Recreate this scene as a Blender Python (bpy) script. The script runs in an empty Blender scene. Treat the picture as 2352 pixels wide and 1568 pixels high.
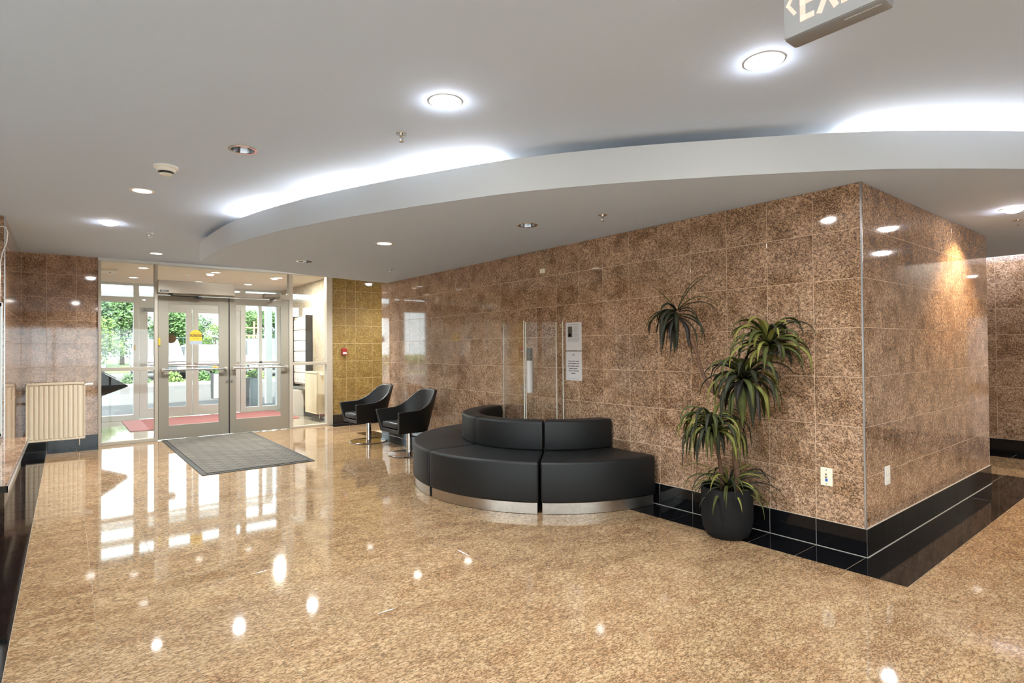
import bpy, bmesh, math, random
from mathutils import Vector, Matrix
from mathutils.geometry import tessellate_polygon

random.seed(7)
C = bpy.context.scene.collection
SC = bpy.context.scene
PI = math.pi

# ------------------------------------------------------------------ camera, world, sun, exposure
CAM_H = 1.2818
cam_data = bpy.data.cameras.new('camera')
cam_data.lens = 19.848
cam_data.sensor_width = 36.0
cam_data.clip_start = 0.02
cam_data.clip_end = 400
cam = bpy.data.objects.new('camera', cam_data)
C.objects.link(cam)
_F = Vector((0.61983853, 0.78464170, 0.01173020))
_R = Vector((0.78472919, -0.61977942, -0.00857661))
_U = Vector((-0.00054057, -0.01452115, 0.99989442))
cam.matrix_world = Matrix(((_R.x, _U.x, -_F.x, 0), (_R.y, _U.y, -_F.y, 0), (_R.z, _U.z, -_F.z, CAM_H), (0, 0, 0, 1)))
SC.camera = cam

world = bpy.data.worlds.new('overcast_sky')
SC.world = world
world.use_nodes = True
bg = world.node_tree.nodes['Background']
bg.inputs[0].default_value = (0.84, 0.93, 1.0, 1)
bg.inputs[1].default_value = 2.4

sun_d = bpy.data.lights.new('sun', 'SUN')
sun_d.energy = 9.5
sun_d.angle = math.radians(3)
sun_d.color = (1, 0.97, 0.9)
sun = bpy.data.objects.new('sun', sun_d)
sun.rotation_euler = (math.radians(38), 0, math.radians(-14))
C.objects.link(sun)

SC.view_settings.view_transform = 'Standard'
SC.view_settings.look = 'None'
SC.view_settings.gamma = 1
SC.view_settings.exposure = 1.2
SC.view_settings.use_curve_mapping = False
SC.cycles.max_bounces = 8
SC.cycles.diffuse_bounces = 4
SC.cycles.use_light_tree = False
SC.cycles.glossy_bounces = 4
SC.cycles.transparent_max_bounces = 20
SC.cycles.use_adaptive_sampling = True
SC.cycles.adaptive_threshold = 0.05
SC.cycles.sample_clamp_indirect = 6
SC.cycles.caustics_reflective = False
SC.cycles.caustics_refractive = False

# ------------------------------------------------------------------ key dimensions (metres)
XW = 3.80       # long granite wall, facing -X
YB = 1.369      # its near corner; the short face looks towards -Y
YE = 8.03       # far end of the long wall
XR = 6.687      # far end of the short face
XBK = 8.63      # granite wall far right
YC = 9.50       # entrance wall and glazing
XL = -0.45      # left side wall next to the entrance
YP = 7.08       # left pillar face
ZS = 2.278      # soffit
ZM = 2.56       # main ceiling
ZB = 0.1696     # top of the black baseboard
T = 0.305

# ------------------------------------------------------------------ materials
def lin(c):
    return tuple(((v / 255) / 12.92 if v / 255 <= 0.04045 else ((v / 255 + 0.055) / 1.055) ** 2.4) for v in c) + (1,)

MATS = {}
def new_mat(name):
    m = bpy.data.materials.new(name)
    m.use_nodes = True
    MATS[name] = m
    return m, m.node_tree, m.node_tree.nodes['Principled BSDF']

def simple(name, rgb, rough=0.5, metal=0.0, spec=0.5, noise=0.0, nscale=8, bump=0.0, bscale=60, emit=0, coat=0):
    m, nt, b = new_mat(name)
    col = lin(rgb)
    b.inputs['Base Color'].default_value = col
    b.inputs['Roughness'].default_value = rough
    b.inputs['Metallic'].default_value = metal
    b.inputs['Specular IOR Level'].default_value = spec
    b.inputs['Coat Weight'].default_value = coat
    if emit:
        b.inputs['Emission Color'].default_value = col
        b.inputs['Emission Strength'].default_value = emit
    if noise or bump:
        tc = nt.nodes.new('ShaderNodeTexCoord')
        if noise:
            n = nt.nodes.new('ShaderNodeTexNoise')
            n.inputs['Scale'].default_value = nscale
            n.inputs['Detail'].default_value = 5
            nt.links.new(tc.outputs['Object'], n.inputs['Vector'])
            r = nt.nodes.new('ShaderNodeValToRGB')
            r.color_ramp.elements[0].position = 0.3
            r.color_ramp.elements[1].position = 0.7
            r.color_ramp.elements[0].color = tuple(v * (1 - noise) for v in col[:3]) + (1,)
            r.color_ramp.elements[1].color = tuple(min(1, v * (1 + noise)) for v in col[:3]) + (1,)
            nt.links.new(n.outputs['Fac'], r.inputs['Fac'])
            nt.links.new(r.outputs['Color'], b.inputs['Base Color'])
        if bump:
            n2 = nt.nodes.new('ShaderNodeTexNoise')
            n2.inputs['Scale'].default_value = bscale
            n2.inputs['Detail'].default_value = 3
            nt.links.new(tc.outputs['Object'], n2.inputs['Vector'])
            bp = nt.nodes.new('ShaderNodeBump')
            bp.inputs['Strength'].default_value = bump
            bp.inputs['Distance'].default_value = 0.002
            nt.links.new(n2.outputs['Fac'], bp.inputs['Height'])
            nt.links.new(bp.outputs['Normal'], b.inputs['Normal'])
    return m

def granite(name, cols, scale, rough, fleck, flecks, patch, spec=0.5, aniso=None, cloud=0.3):
    """cols: ramp of stone colours; fleck: dark mineral colour; patch: tint of larger clouds."""
    m, nt, b = new_mat(name)
    N, L = nt.nodes.new, nt.links.new
    geo = N('ShaderNodeNewGeometry')
    oi = N('ShaderNodeObjectInfo')
    add = N('ShaderNodeMath'); add.operation = 'ADD'
    L(geo.outputs['Random Per Island'], add.inputs[0]); L(oi.outputs['Random'], add.inputs[1])
    cmb = N('ShaderNodeCombineXYZ')
    for k, mul in enumerate((37.0, 91.0, 53.0)):
        mm = N('ShaderNodeMath'); mm.operation = 'MULTIPLY'; mm.inputs[1].default_value = mul
        L(add.outputs[0], mm.inputs[0]); L(mm.outputs[0], cmb.inputs[k])
    va = N('ShaderNodeVectorMath'); va.operation = 'ADD'
    L(geo.outputs['Position'], va.inputs[0]); L(cmb.outputs[0], va.inputs[1])
    vec = va.outputs[0]
    if aniso:
        mp = N('ShaderNodeMapping')
        mp.inputs['Rotation'].default_value = aniso[0]
        mp.inputs['Scale'].default_value = aniso[1]
        L(vec, mp.inputs['Vector']); vec = mp.outputs[0]
    def noise(sc, det, rg, v=None):
        n = N('ShaderNodeTexNoise'); n.inputs['Scale'].default_value = sc; n.inputs['Detail'].default_value = det
        n.inputs['Roughness'].default_value = rg
        L(v if v else vec, n.inputs['Vector'])
        return n
    def ramp(src, p0, p1, c0=(0, 0, 0, 1), c1=(1, 1, 1, 1)):
        r = N('ShaderNodeValToRGB')
        r.color_ramp.elements[0].position = p0; r.color_ramp.elements[1].position = p1
        r.color_ramp.elements[0].color = c0; r.color_ramp.elements[1].color = c1
        L(src, r.inputs['Fac'])
        return r
    def mul(x, y):
        m_ = N('ShaderNodeMath'); m_.operation = 'MULTIPLY'
        for k_, q in enumerate((x, y)):
            if isinstance(q, (int, float)): m_.inputs[k_].default_value = q
            else: L(q, m_.inputs[k_])
        return m_.outputs[0]
    # crystals: ragged mid-size grains
    n1 = noise(scale, 4, 0.76)
    r1 = N('ShaderNodeValToRGB')
    el = r1.color_ramp.elements
    el[0].position, el[0].color = cols[0][0], lin(cols[0][1])
    el[1].position, el[1].color = cols[-1][0], lin(cols[-1][1])
    for p, c in cols[1:-1]:
        e = el.new(p); e.color = lin(c)
    L(n1.outputs['Fac'], r1.inputs['Fac'])
    # larger clouds, and a second tint
    n2 = noise(6.0, 2, 0.6)
    mx = N('ShaderNodeMix'); mx.data_type = 'RGBA'; mx.blend_type = 'MULTIPLY'
    L(ramp(n2.outputs['Fac'], 0.40, 0.70).outputs['Color'], mx.inputs['Factor']); L(r1.outputs['Color'], mx.inputs['A'])
    mx.inputs['B'].default_value = lin(patch)
    # thin dark veins around larger crystals
    n4 = noise(22, 2, 0.6)
    wv = N('ShaderNodeVectorMath'); wv.operation = 'SCALE'; wv.inputs['Scale'].default_value = 0.05
    L(n4.outputs['Color'], wv.inputs[0])
    vv = N('ShaderNodeVectorMath'); vv.operation = 'ADD'; L(vec, vv.inputs[0]); L(wv.outputs[0], vv.inputs[1])
    vo = N('ShaderNodeTexVoronoi'); vo.feature = 'DISTANCE_TO_EDGE'; vo.inputs['Scale'].default_value = flecks[0] * 0.42
    L(vv.outputs[0], vo.inputs['Vector'])
    vein = ramp(vo.outputs['Distance'], 0.02, 0.17, (1, 1, 1, 1), (0, 0, 0, 1))
    fine = noise(flecks[0] * 1.5, 3, 0.74)
    vmask = ramp(fine.outputs['Fac'], 0.40, 0.56)
    # specks, gathered in clusters
    sm = N('ShaderNodeMath'); sm.operation = 'MULTIPLY_ADD'; sm.inputs[1].default_value = cloud
    L(n2.outputs['Fac'], sm.inputs[0]); L(fine.outputs['Fac'], sm.inputs[2])
    speck = ramp(sm.outputs[0], flecks[1], flecks[2])
    mxx = N('ShaderNodeMath'); mxx.operation = 'MAXIMUM'
    L(mul(mul(vein.outputs['Color'], vmask.outputs['Color']), 0.9), mxx.inputs[0]); L(mul(speck.outputs['Color'], 0.9), mxx.inputs[1])
    mx2 = N('ShaderNodeMix'); mx2.data_type = 'RGBA'
    L(mxx.outputs[0], mx2.inputs['Factor']); L(mx.outputs['Result'], mx2.inputs['A'])
    mx2.inputs['B'].default_value = lin(fleck)
    # tone of each tile
    hs = N('ShaderNodeHueSaturation')
    mr = N('ShaderNodeMapRange'); mr.inputs['From Max'].default_value = 2; mr.inputs['To Min'].default_value = 0.9; mr.inputs['To Max'].default_value = 1.1
    L(add.outputs[0], mr.inputs['Value']); L(mr.outputs['Result'], hs.inputs['Value'])
    L(mx2.outputs['Result'], hs.inputs['Color'])
    L(hs.outputs['Color'], b.inputs['Base Color'])
    b.inputs['Roughness'].default_value = rough
    b.inputs['Specular IOR Level'].default_value = spec
    return m

granite('granite_floor', [(0.30, (118, 91, 64)), (0.42, (155, 124, 90)), (0.52, (176, 145, 108)), (0.68, (195, 168, 134))],
        50, 0.05, (94, 74, 52), (80, 0.67, 0.77), (240, 228, 224), spec=1.0, aniso=((0, 0, math.radians(20)), (0.62, 1.25, 1)))
granite('granite_wall', [(0.30, (116, 90, 71)), (0.42, (167, 132, 105)), (0.53, (200, 162, 131)), (0.69, (224, 190, 158))],
        46, 0.045, (66, 53, 42), (80, 0.65, 0.75), (228, 218, 204), spec=0.8, aniso=((math.radians(35), 0, 0), (1, 0.92, 1.08)))
granite('granite_day_lit', [(0.28, (150, 136, 116)), (0.42, (186, 174, 152)), (0.55, (204, 194, 176)), (0.74, (220, 212, 198))],
        36, 0.05, (120, 108, 92), (85, 0.72, 0.84), (240, 236, 228), spec=1.0)  # vestibule daylight and sheen are put into this paler stone colour
granite('granite_yellow_lit', [(0.28, (96, 74, 34)), (0.42, (134, 108, 58)), (0.55, (158, 132, 78)), (0.74, (184, 162, 110))],
        36, 0.06, (84, 64, 34), (85, 0.71, 0.83), (226, 216, 190))  # yellow daylight from the side corridor is put into this stone colour
simple('granite_black', (15, 15, 17), 0.06, noise=0.35, nscale=120)
simple('grout_tan', (226, 198, 168), 0.8)
simple('grout_grey', (176, 168, 158), 0.8)
simple('grout_floor', (160, 142, 116), 0.7)
simple('cove_paint', (205, 188, 160), 0.85, spec=0.2)
simple('fascia_paint', (192, 195, 198), 0.85, spec=0.2)
simple('ceiling_paint', (206, 225, 255), 0.85, spec=0.2)
simple('plain_wall', (180, 166, 146), 0.7)
simple('vestibule_paint', (236, 230, 218), 0.8)
simple('aluminium', (176, 166, 150), 0.42, metal=0.25)
simple('aluminium_door', (142, 133, 118), 0.42, metal=0.25)
simple('aluminium_pale', (206, 210, 208), 0.45, metal=0.1)
simple('trim_metal', (176, 172, 170), 0.25, metal=0.9)
simple('chrome', (214, 210, 204), 0.1, metal=1)
simple('brushed_steel', (186, 178, 168), 0.28, metal=1, noise=0.08, nscale=30)
simple('black_leather', (15, 15, 15), 0.5, spec=0.4, noise=0.12, nscale=40, bump=0.25, bscale=420)
simple('chair_leather', (20, 19, 18), 0.42, spec=0.45, noise=0.1, nscale=30, bump=0.2, bscale=420)
simple('black_seam', (14, 14, 14), 0.7)
simple('radiator_enamel', (226, 212, 186), 0.35, noise=0.02)
simple('white_plastic', (236, 234, 228), 0.4)
simple('ivory_plastic', (238, 232, 208), 0.4)
simple('blue_jack', (40, 92, 190), 0.4)
simple('dark_metal', (60, 58, 56), 0.4, metal=0.6)
simple('black_plastic', (16, 16, 17), 0.8, spec=0.15)
simple('paper', (214, 208, 206), 0.8)
simple('ink_grey', (120, 116, 112), 0.8)
simple('ink_dark', (64, 60, 58), 0.8)
simple('photo_print', (92, 82, 70), 0.7, noise=0.4, nscale=200)
simple('fire_red', (140, 30, 26), 0.4)
simple('sticker_yellow', (190, 156, 40), 0.5)
simple('sticker_brown', (86, 62, 22), 0.5)
simple('sticker_grey', (140, 146, 150), 0.5)
simple('pot_charcoal', (22, 20, 20), 0.8, spec=0.25, noise=0.25, nscale=90, bump=0.4, bscale=200)
simple('soil', (34, 26, 20), 0.95, noise=0.4, nscale=60)
simple('cane_bark', (104, 74, 54), 0.8, noise=0.35, nscale=40, bump=0.6, bscale=80)
simple('leaf_dark', (44, 45, 30), 0.6, spec=0.25, noise=0.3, nscale=12)
simple('leaf_green', (70, 74, 34), 0.6, spec=0.25, noise=0.3, nscale=12)
simple('leaf_olive', (118, 116, 54), 0.6, spec=0.25, noise=0.25, nscale=12)
simple('leaf_dry', (40, 36, 33), 0.6, noise=0.3, nscale=12)
simple('red_carpet', (172, 108, 104), 0.95, noise=0.12, nscale=120)
simple('mailbox_enamel', (204, 200, 190), 0.4)
simple('asphalt', (70, 68, 67), 0.9, noise=0.25, nscale=90)
simple('concrete', (200, 198, 194), 0.85, noise=0.1, nscale=10)
simple('lawn', (88, 106, 50), 0.95, noise=0.35, nscale=6)
simple('foliage_mid', (66, 96, 48), 0.7, noise=0.4, nscale=1.2)
simple('foliage_light', (96, 122, 58), 0.7, noise=0.35, nscale=1.2)
simple('foliage_deep', (54, 82, 50), 0.7, noise=0.4, nscale=1.2)
simple('bark', (96, 80, 64), 0.9, noise=0.3, nscale=14)
simple('car_white', (232, 234, 236), 0.25, coat=0.5)
simple('car_silver', (178, 186, 196), 0.25, metal=0.4, coat=0.5)
simple('car_blue', (120, 140, 164), 0.25, metal=0.4, coat=0.5)
simple('car_window', (92, 98, 104), 0.4, spec=0.2)
simple('tyre', (28, 28, 28), 0.8)
simple('headlamp', (226, 228, 226), 0.15)
simple('fence_teal', (40, 74, 72), 0.6)
simple('flower_orange', (232, 128, 30), 0.7)
simple('planter_silver', (176, 178, 176), 0.35, metal=0.5)
simple('planter_black', (30, 31, 34), 0.5)
simple('playground_wood', (190, 130, 100), 0.8)
simple('facade_blue', (160, 178, 188), 0.5)
simple('sign_grey', (200, 204, 210), 0.45)
simple('sign_letters', (255, 226, 210), 0.5, emit=0.2)
simple('sign_underside', (138, 142, 150), 0.5)
simple('lamp_lit', (255, 252, 248), 0.5, emit=60)
simple('lamp_soft', (255, 250, 244), 0.5, emit=2.2)
simple('slot_lit', (255, 250, 244), 0.5, emit=14)
simple('tube_lit', (255, 247, 236), 0.5, emit=46)
simple('can_mirror', (150, 152, 158), 0.18, metal=1, noise=0.25, nscale=25)
simple('mat_rubber', (58, 55, 50), 0.8)

def glass_mat(name, tint, f0=0.05, rough=0.0):
    m = bpy.data.materials.new(name); m.use_nodes = True; MATS[name] = m
    nt = m.node_tree; nt.nodes.clear(); N, L = nt.nodes.new, nt.links.new
    out = N('ShaderNodeOutputMaterial'); tr = N('ShaderNodeBsdfTransparent'); gl = N('ShaderNodeBsdfGlossy')
    tr.inputs['Color'].default_value = tint
    gl.inputs['Roughness'].default_value = rough
    lw = N('ShaderNodeLayerWeight'); lw.inputs['Blend'].default_value = 0.5
    pw = N('ShaderNodeMath'); pw.operation = 'POWER'; pw.inputs[1].default_value = 5
    L(lw.outputs['Facing'], pw.inputs[0])
    ma = N('ShaderNodeMath'); ma.operation = 'MULTIPLY_ADD'; ma.inputs[1].default_value = 1 - f0; ma.inputs[2].default_value = f0
    L(pw.outputs[0], ma.inputs[0])
    mx = N('ShaderNodeMixShader')
    L(ma.outputs[0], mx.inputs[0]); L(tr.outputs[0], mx.inputs[1]); L(gl.outputs[0], mx.inputs[2]); L(mx.outputs[0], out.inputs[0])
    return m
glass_mat('glass', (0.97, 0.985, 0.975, 1), 0.03)
glass_mat('acrylic', (0.988, 0.988, 0.984, 1), 0.006)
simple('acrylic_edge', (226, 228, 214), 0.3)

def mat_weave():
    m, nt, b = new_mat('mat_weave')
    N, L = nt.nodes.new, nt.links.new
    tc = N('ShaderNodeTexCoord')
    mp = N('ShaderNodeMapping'); mp.inputs['Rotation'].default_value = (0, 0, math.radians(45))
    L(tc.outputs['Object'], mp.inputs['Vector'])
    br = N('ShaderNodeTexBrick'); br.inputs['Scale'].default_value = 2.6
    br.inputs['Color1'].default_value = lin((108, 101, 89)); br.inputs['Color2'].default_value = lin((98, 91, 80))
    br.inputs['Mortar'].default_value = lin((70, 64, 55)); br.inputs['Mortar Size'].default_value = 0.02
    L(mp.outputs[0], br.inputs['Vector'])
    wv = N('ShaderNodeTexWave'); wv.inputs['Scale'].default_value = 26; wv.bands_direction = 'Y'
    L(mp.outputs[0], wv.inputs['Vector'])
    mx = N('ShaderNodeMix'); mx.data_type = 'RGBA'; mx.blend_type = 'MULTIPLY'; mx.inputs['Factor'].default_value = 0.35
    L(br.outputs['Color'], mx.inputs['A']); L(wv.outputs['Color'], mx.inputs['B'])
    L(mx.outputs['Result'], b.inputs['Base Color'])
    bp = N('ShaderNodeBump'); bp.inputs['Strength'].default_value = 0.5; bp.inputs['Distance'].default_value = 0.004
    L(wv.outputs['Fac'], bp.inputs['Height']); L(bp.outputs['Normal'], b.inputs['Normal'])
    b.inputs['Roughness'].default_value = 0.95
mat_weave()

# ------------------------------------------------------------------ mesh helpers
class MB:
    def __init__(s):
        s.v, s.f = [], []
    def add(s, verts, faces):
        n = len(s.v)
        s.v += [tuple(v) for v in verts]
        s.f += [tuple(i + n for i in f) for f in faces]
        return s
    def box(s, x0, x1, y0, y1, z0, z1, bev=0.0):
        if x0 > x1: x0, x1 = x1, x0
        if y0 > y1: y0, y1 = y1, y0
        if z0 > z1: z0, z1 = z1, z0
        if not bev:
            vs = [(x, y, z) for z in (z0, z1) for y in (y0, y1) for x in (x0, x1)]
            return s.add(vs, [(0, 2, 3, 1), (4, 5, 7, 6), (0, 1, 5, 4), (2, 6, 7, 3), (0, 4, 6, 2), (1, 3, 7, 5)])
        bm = bmesh.new()
        bmesh.ops.create_cube(bm, size=1)
        for v in bm.verts:
            v.co = ((x0 + x1) / 2 + v.co.x * (x1 - x0), (y0 + y1) / 2 + v.co.y * (y1 - y0), (z0 + z1) / 2 + v.co.z * (z1 - z0))
        bmesh.ops.bevel(bm, geom=bm.edges[:], offset=bev, segments=2, profile=0.5, affect='EDGES')
        s.bm(bm)
        return s
    def bm(s, bm):
        bm.verts.index_update()
        s.add([v.co[:] for v in bm.verts], [[v.index for v in f.verts] for f in bm.faces])
        bm.free()
    def tube(s, pts, r, n=10, cap=True):
        pts = [Vector(p) for p in pts]
        rs = r if isinstance(r, (list, tuple)) else [r] * len(pts)
        base = len(s.v)
        up = None
        for i, p in enumerate(pts):
            t = (pts[min(i + 1, len(pts) - 1)] - pts[max(i - 1, 0)]).normalized()
            if up is None:
                up = Vector((0, 0, 1)) if abs(t.z) < 0.9 else Vector((1, 0, 0))
            a = t.cross(up).normalized(); up = a.cross(t).normalized()
            for k in range(n):
                w = 2 * PI * k / n
                s.v.append(tuple(p + (a * math.cos(w) + up * math.sin(w)) * rs[i]))
        for i in range(len(pts) - 1):
            for k in range(n):
                k2 = (k + 1) % n
                s.f.append((base + i * n + k, base + i * n + k2, base + (i + 1) * n + k2, base + (i + 1) * n + k))
        if cap:
            s.f.append(tuple(base + k for k in range(n))[::-1])
            s.f.append(tuple(base + (len(pts) - 1) * n + k for k in range(n)))
        return s
    def lathe(s, prof, n=24, c=(0, 0, 0)):
        base = len(s.v)
        for r, z in prof:
            for k in range(n):
                w = 2 * PI * k / n
                s.v.append((c[0] + r * math.cos(w), c[1] + r * math.sin(w), c[2] + z))
        for i in range(len(prof) - 1):
            for k in range(n):
                k2 = (k + 1) % n
                s.f.append((base + i * n + k, base + i * n + k2, base + (i + 1) * n + k2, base + (i + 1) * n + k))
        return s
    def prism(s, poly, axis, a0, a1):
        """poly in the two other axes, extruded along axis."""
        def mk(u, v, w):
            return {'x': (w, u, v), 'y': (u, w, v), 'z': (u, v, w)}[axis]
        n = len(poly)
        vs = [mk(u, v, a0) for u, v in poly] + [mk(u, v, a1) for u, v in poly]
        fs = [tuple(range(n))[::-1], tuple(range(n, 2 * n))] + [(i, (i + 1) % n, n + (i + 1) % n, n + i) for i in range(n)]
        return s.add(vs, fs)
    def build(s, name, mat, parent=None, smooth=False, loc=None):
        me = bpy.data.meshes.new(name)
        me.from_pydata(s.v, [], s.f)
        bm = bmesh.new(); bm.from_mesh(me)
        bmesh.ops.recalc_face_normals(bm, faces=bm.faces)
        bm.to_mesh(me); bm.free()
        me.materials.append(MATS[mat])
        if smooth:
            for p in me.polygons: p.use_smooth = True
            try: me.set_sharp_from_angle(angle=math.radians(40))
            except Exception: pass
        o = bpy.data.objects.new(name, me)
        C.objects.link(o)
        if parent: o.parent = parent
        if loc: o.location = loc
        return o

def tag(o, label, cat, group=None, kind=None):
    if label: o['label'] = label
    if cat: o['category'] = cat
    if group: o['group'] = group
    if kind: o['kind'] = kind
    return o
def thing(name, label, cat, loc=(0, 0, 0), rz=0, group=None):
    o = bpy.data.objects.new(name, None)
    o.empty_display_size = 0.05
    o.location = loc; o.rotation_euler = (0, 0, rz)
    C.objects.link(o)
    return tag(o, label, cat, group)
def struct(o, label=None):
    o['kind'] = 'structure'
    if label: o['label'] = label
    return o
def copy_tree(o, parent=None):
    c = o.copy(); C.objects.link(c)
    c.parent = parent
    for ch in o.children: copy_tree(ch, c)
    return c
def light(name, kind, loc, energy, color=(1, 1, 1), parent=None, **kw):
    d = bpy.data.lights.new(name, kind); d.energy = energy; d.color = color
    rot = kw.pop('rot', None)
    for k, v in kw.items(): setattr(d, k, v)
    o = bpy.data.objects.new(name, d); o.location = loc
    if rot: o.rotation_euler = rot
    if parent: o.parent = parent
    C.objects.link(o)
    return o
def flat_with_holes(name, mat, outer, holes, z, parent=None):
    loops = [[Vector((x, y, 0)) for x, y in outer]] + [[Vector((x, y, 0)) for x, y in h] for h in holes]
    tris = tessellate_polygon(loops)
    vs = [(v.x, v.y, z) for l in loops for v in l]
    m = MB(); m.add(vs, tris)
    return m.build(name, mat, parent)
def ring(x, y, r, n=24):
    return [(x + r * math.cos(2 * PI * k / n), y + r * math.sin(2 * PI * k / n)) for k in range(n)]

TILE_MESH = {}
def tile_mesh(w, h, mat, t=0.0014, name='tile'):
    key = (round(w, 3), round(h, 3), mat)
    if key in TILE_MESH: return TILE_MESH[key]
    c = 0.0005; g = {'granite_black': 0.0014, 'granite_floor': 0.0008}.get(mat, 0.0013)
    def r(y, i): return [(g + i, y, g + i), (w - g - i, y, g + i), (w - g - i, y, h - g - i), (g + i, y, h - g - i)]
    vs = r(-0.001, 0) + r(t - c, 0) + r(t, c)
    fs = [(0, 1, 5, 4), (1, 2, 6, 5), (2, 3, 7, 6), (3, 0, 4, 7), (4, 5, 9, 8), (5, 6, 10, 9), (6, 7, 11, 10), (7, 4, 8, 11), (8, 9, 10, 11)]
    me = bpy.data.meshes.new(name); me.from_pydata(vs, [], fs); me.materials.append(MATS[mat])
    bm = bmesh.new(); bm.from_mesh(me)
    bmesh.ops.recalc_face_normals(bm, faces=bm.faces)
    if sum(f.normal.y for f in bm.faces) < 0:
        bmesh.ops.reverse_faces(bm, faces=bm.faces)
    bm.to_mesh(me); bm.free()
    TILE_MESH[key] = me
    return me
TT = 0.0014
def tile_wall(parent, plane, n, edges, zed, mat, name='tile', stuff=False):
    """tiles on the plane with outward normal n ('-x','+x','-y','+y'); edges along the other axis."""
    nv = {'-x': Vector((-1, 0, 0)), '+x': Vector((1, 0, 0)), '-y': Vector((0, -1, 0)), '+y': Vector((0, 1, 0))}[n]
    u = nv.cross(Vector((0, 0, 1)))
    ax = 0 if abs(u.x) > 0.5 else 1
    big = MB()
    edges = sorted(edges); out = []
    for a, b in zip(edges, edges[1:]):
        for z0, z1 in zip(zed, zed[1:]):
            o = Vector((0, 0, z0))
            o[1 - ax] = plane - nv[1 - ax] * TT
            o[ax] = a if u[ax] > 0 else b
            M = Matrix(((u.x, nv.x, 0, o.x), (u.y, nv.y, 0, o.y), (u.z, nv.z, 1, o.z), (0, 0, 0, 1)))
            me = tile_mesh(b - a, z1 - z0, mat, name=name)
            if stuff:
                big.add([M @ v.co for v in me.vertices], [p.vertices[:] for p in me.polygons])
            else:
                t = bpy.data.objects.new(name, me); t.matrix_world = M; t.parent = parent; C.objects.link(t)
                out.append(t)
    if stuff:
        t = big.build(name + '_field', mat, parent); t['kind'] = 'stuff'; out.append(t)
    return out
def frange(a, b, s):
    out = [a]; x = a
    while x + s < b - 1e-4:
        x += s; out.append(x)
    out.append(b)
    return out

# ------------------------------------------------------------------ floor
FS = 0.3075
floor = struct(MB().box(-3.2, 8.9, -4.0, YC, -0.12, -TT).build('floor', 'grout_floor'), 'polished golden granite tile floor of the lobby')
floor_tiles = []
def add_floor_tile(x0, x1, y0, y1, mat):
    floor_tiles.append((x0, x1, y0, y1, mat))
gx = [-0.195 + FS * k for k in range(13)]
gx[-1] = 3.495
gy = [YB + 0.287 + T * k for k in range(-8, 26)]
gy = [y for y in gy if y < 9.17] + [9.195]
for a, b in zip(gx, gx[1:]):
    for c, d in zip(gy, gy[1:]):
        add_floor_tile(a, b, c, d, 'granite_floor')
# to the right of the near corner, in front of the dark strip
for k in range(17):
    a = 3.495 + T * k; b = min(a + T, XBK - T)
    if b - a < 0.05: continue
    rows = [1.064 - T * j for j in range(6)][::-1]
    for c, d in zip(rows, rows[1:]):
        add_floor_tile(a, b, c, d, 'granite_floor')
for k in range(5):
    a = 7.2 + 0.282 * k
    if a + 0.282 > XBK - T + 0.02: continue
    for c, d in zip([1.064, 1.369, 1.674, 1.979, 2.284], [1.369, 1.674, 1.979, 2.284, 2.6]):
        add_floor_tile(a, a + 0.282, c, d, 'granite_floor')
# dark strips
ys = [YB] + [YB + 0.287 + T * k for k in range(22)]
ys = [y for y in ys if y < YE + 0.25] + [YE + 0.3]
for c, d in zip(ys, ys[1:]):
    add_floor_tile(3.495, XW, c, d, 'granite_black')
add_floor_tile(3.495, XW, 1.064, YB, 'granite_black')
xs = [XW, 4.102, 4.407, 4.712, 5.017, 5.322, 5.627, 5.932, 6.237, 6.542, 6.847, 7.2]
for a, b in zip(xs, xs[1:]):
    add_floor_tile(a, b, 1.064, YB, 'granite_black')
for c, d in zip(frange(1.369, 2.9, T), frange(1.369, 2.9, T)[1:]):
    add_floor_tile(XR, 7.2, c, d, 'granite_black')
for c, d in zip(frange(0.0, 2.9, T), frange(0.0, 2.9, T)[1:]):
    add_floor_tile(XBK - T, XBK, c, d, 'granite_black')
for c, d in zip(frange(2.4, 9.195, T), frange(2.4, 9.195, T)[1:]):
    add_floor_tile(-0.5, -0.195, c, d, 'granite_black')
for a, b in zip(frange(-0.5, 0.34, T), frange(-0.5, 0.34, T)[1:]):
    add_floor_tile(a, b, 9.195, YC, 'granite_black')
for a, b in zip(frange(0.34, 3.495, FS), frange(0.34, 3.495, FS)[1:]):
    add_floor_tile(a, b, 9.195, YC, 'granite_floor')
for a, b in zip(frange(3.495, 6.0, T), frange(3.495, 6.0, T)[1:]):
    add_floor_tile(a, b, 9.195, YC, 'granite_black')
for a, b in zip(frange(3.495, 6.0, T), frange(3.495, 6.0, T)[1:]):
    for c, d in zip([YE + 0.3, 8.63, 8.91], [8.63, 8.91, 9.195]):
        add_floor_tile(a, b, c, d, 'granite_floor')
def seen(tl):
    x, y = (tl[0] + tl[1]) / 2, (tl[2] + tl[3]) / 2
    d = x * _F.x + y * _F.y
    if d < 0.5: return 0
    u = (x * _R.x + y * _R.y) / d * 1296.7
    v = (CAM_H - 0) / d * 1296.7
    if abs(u) > 1260 or v > 860: return 0
    if XW < x and y > YB and x < XR: return 0
    return 1.0 / d ** 3
floor_tiles.sort(key=seen, reverse=True)
rest = {}
count = 0
for i, (x0, x1, y0, y1, mat) in enumerate(floor_tiles):
    # local x -> +Y, local y -> +Z, local z -> +X
    M = Matrix(((0, 0, 1, x0), (1, 0, 0, y0), (0, 1, 0, -TT), (0, 0, 0, 1)))
    me = tile_mesh(y1 - y0, x1 - x0, mat)
    if count < 300 and seen((x0, x1, y0, y1)) > 0:
        count += 1
        t = bpy.data.objects.new('tile', me); t.matrix_world = M; t.parent = floor; C.objects.link(t)
    else:
        rest.setdefault(mat, MB()).add([M @ v.co for v in me.vertices], [p.vertices[:] for p in me.polygons])
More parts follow.
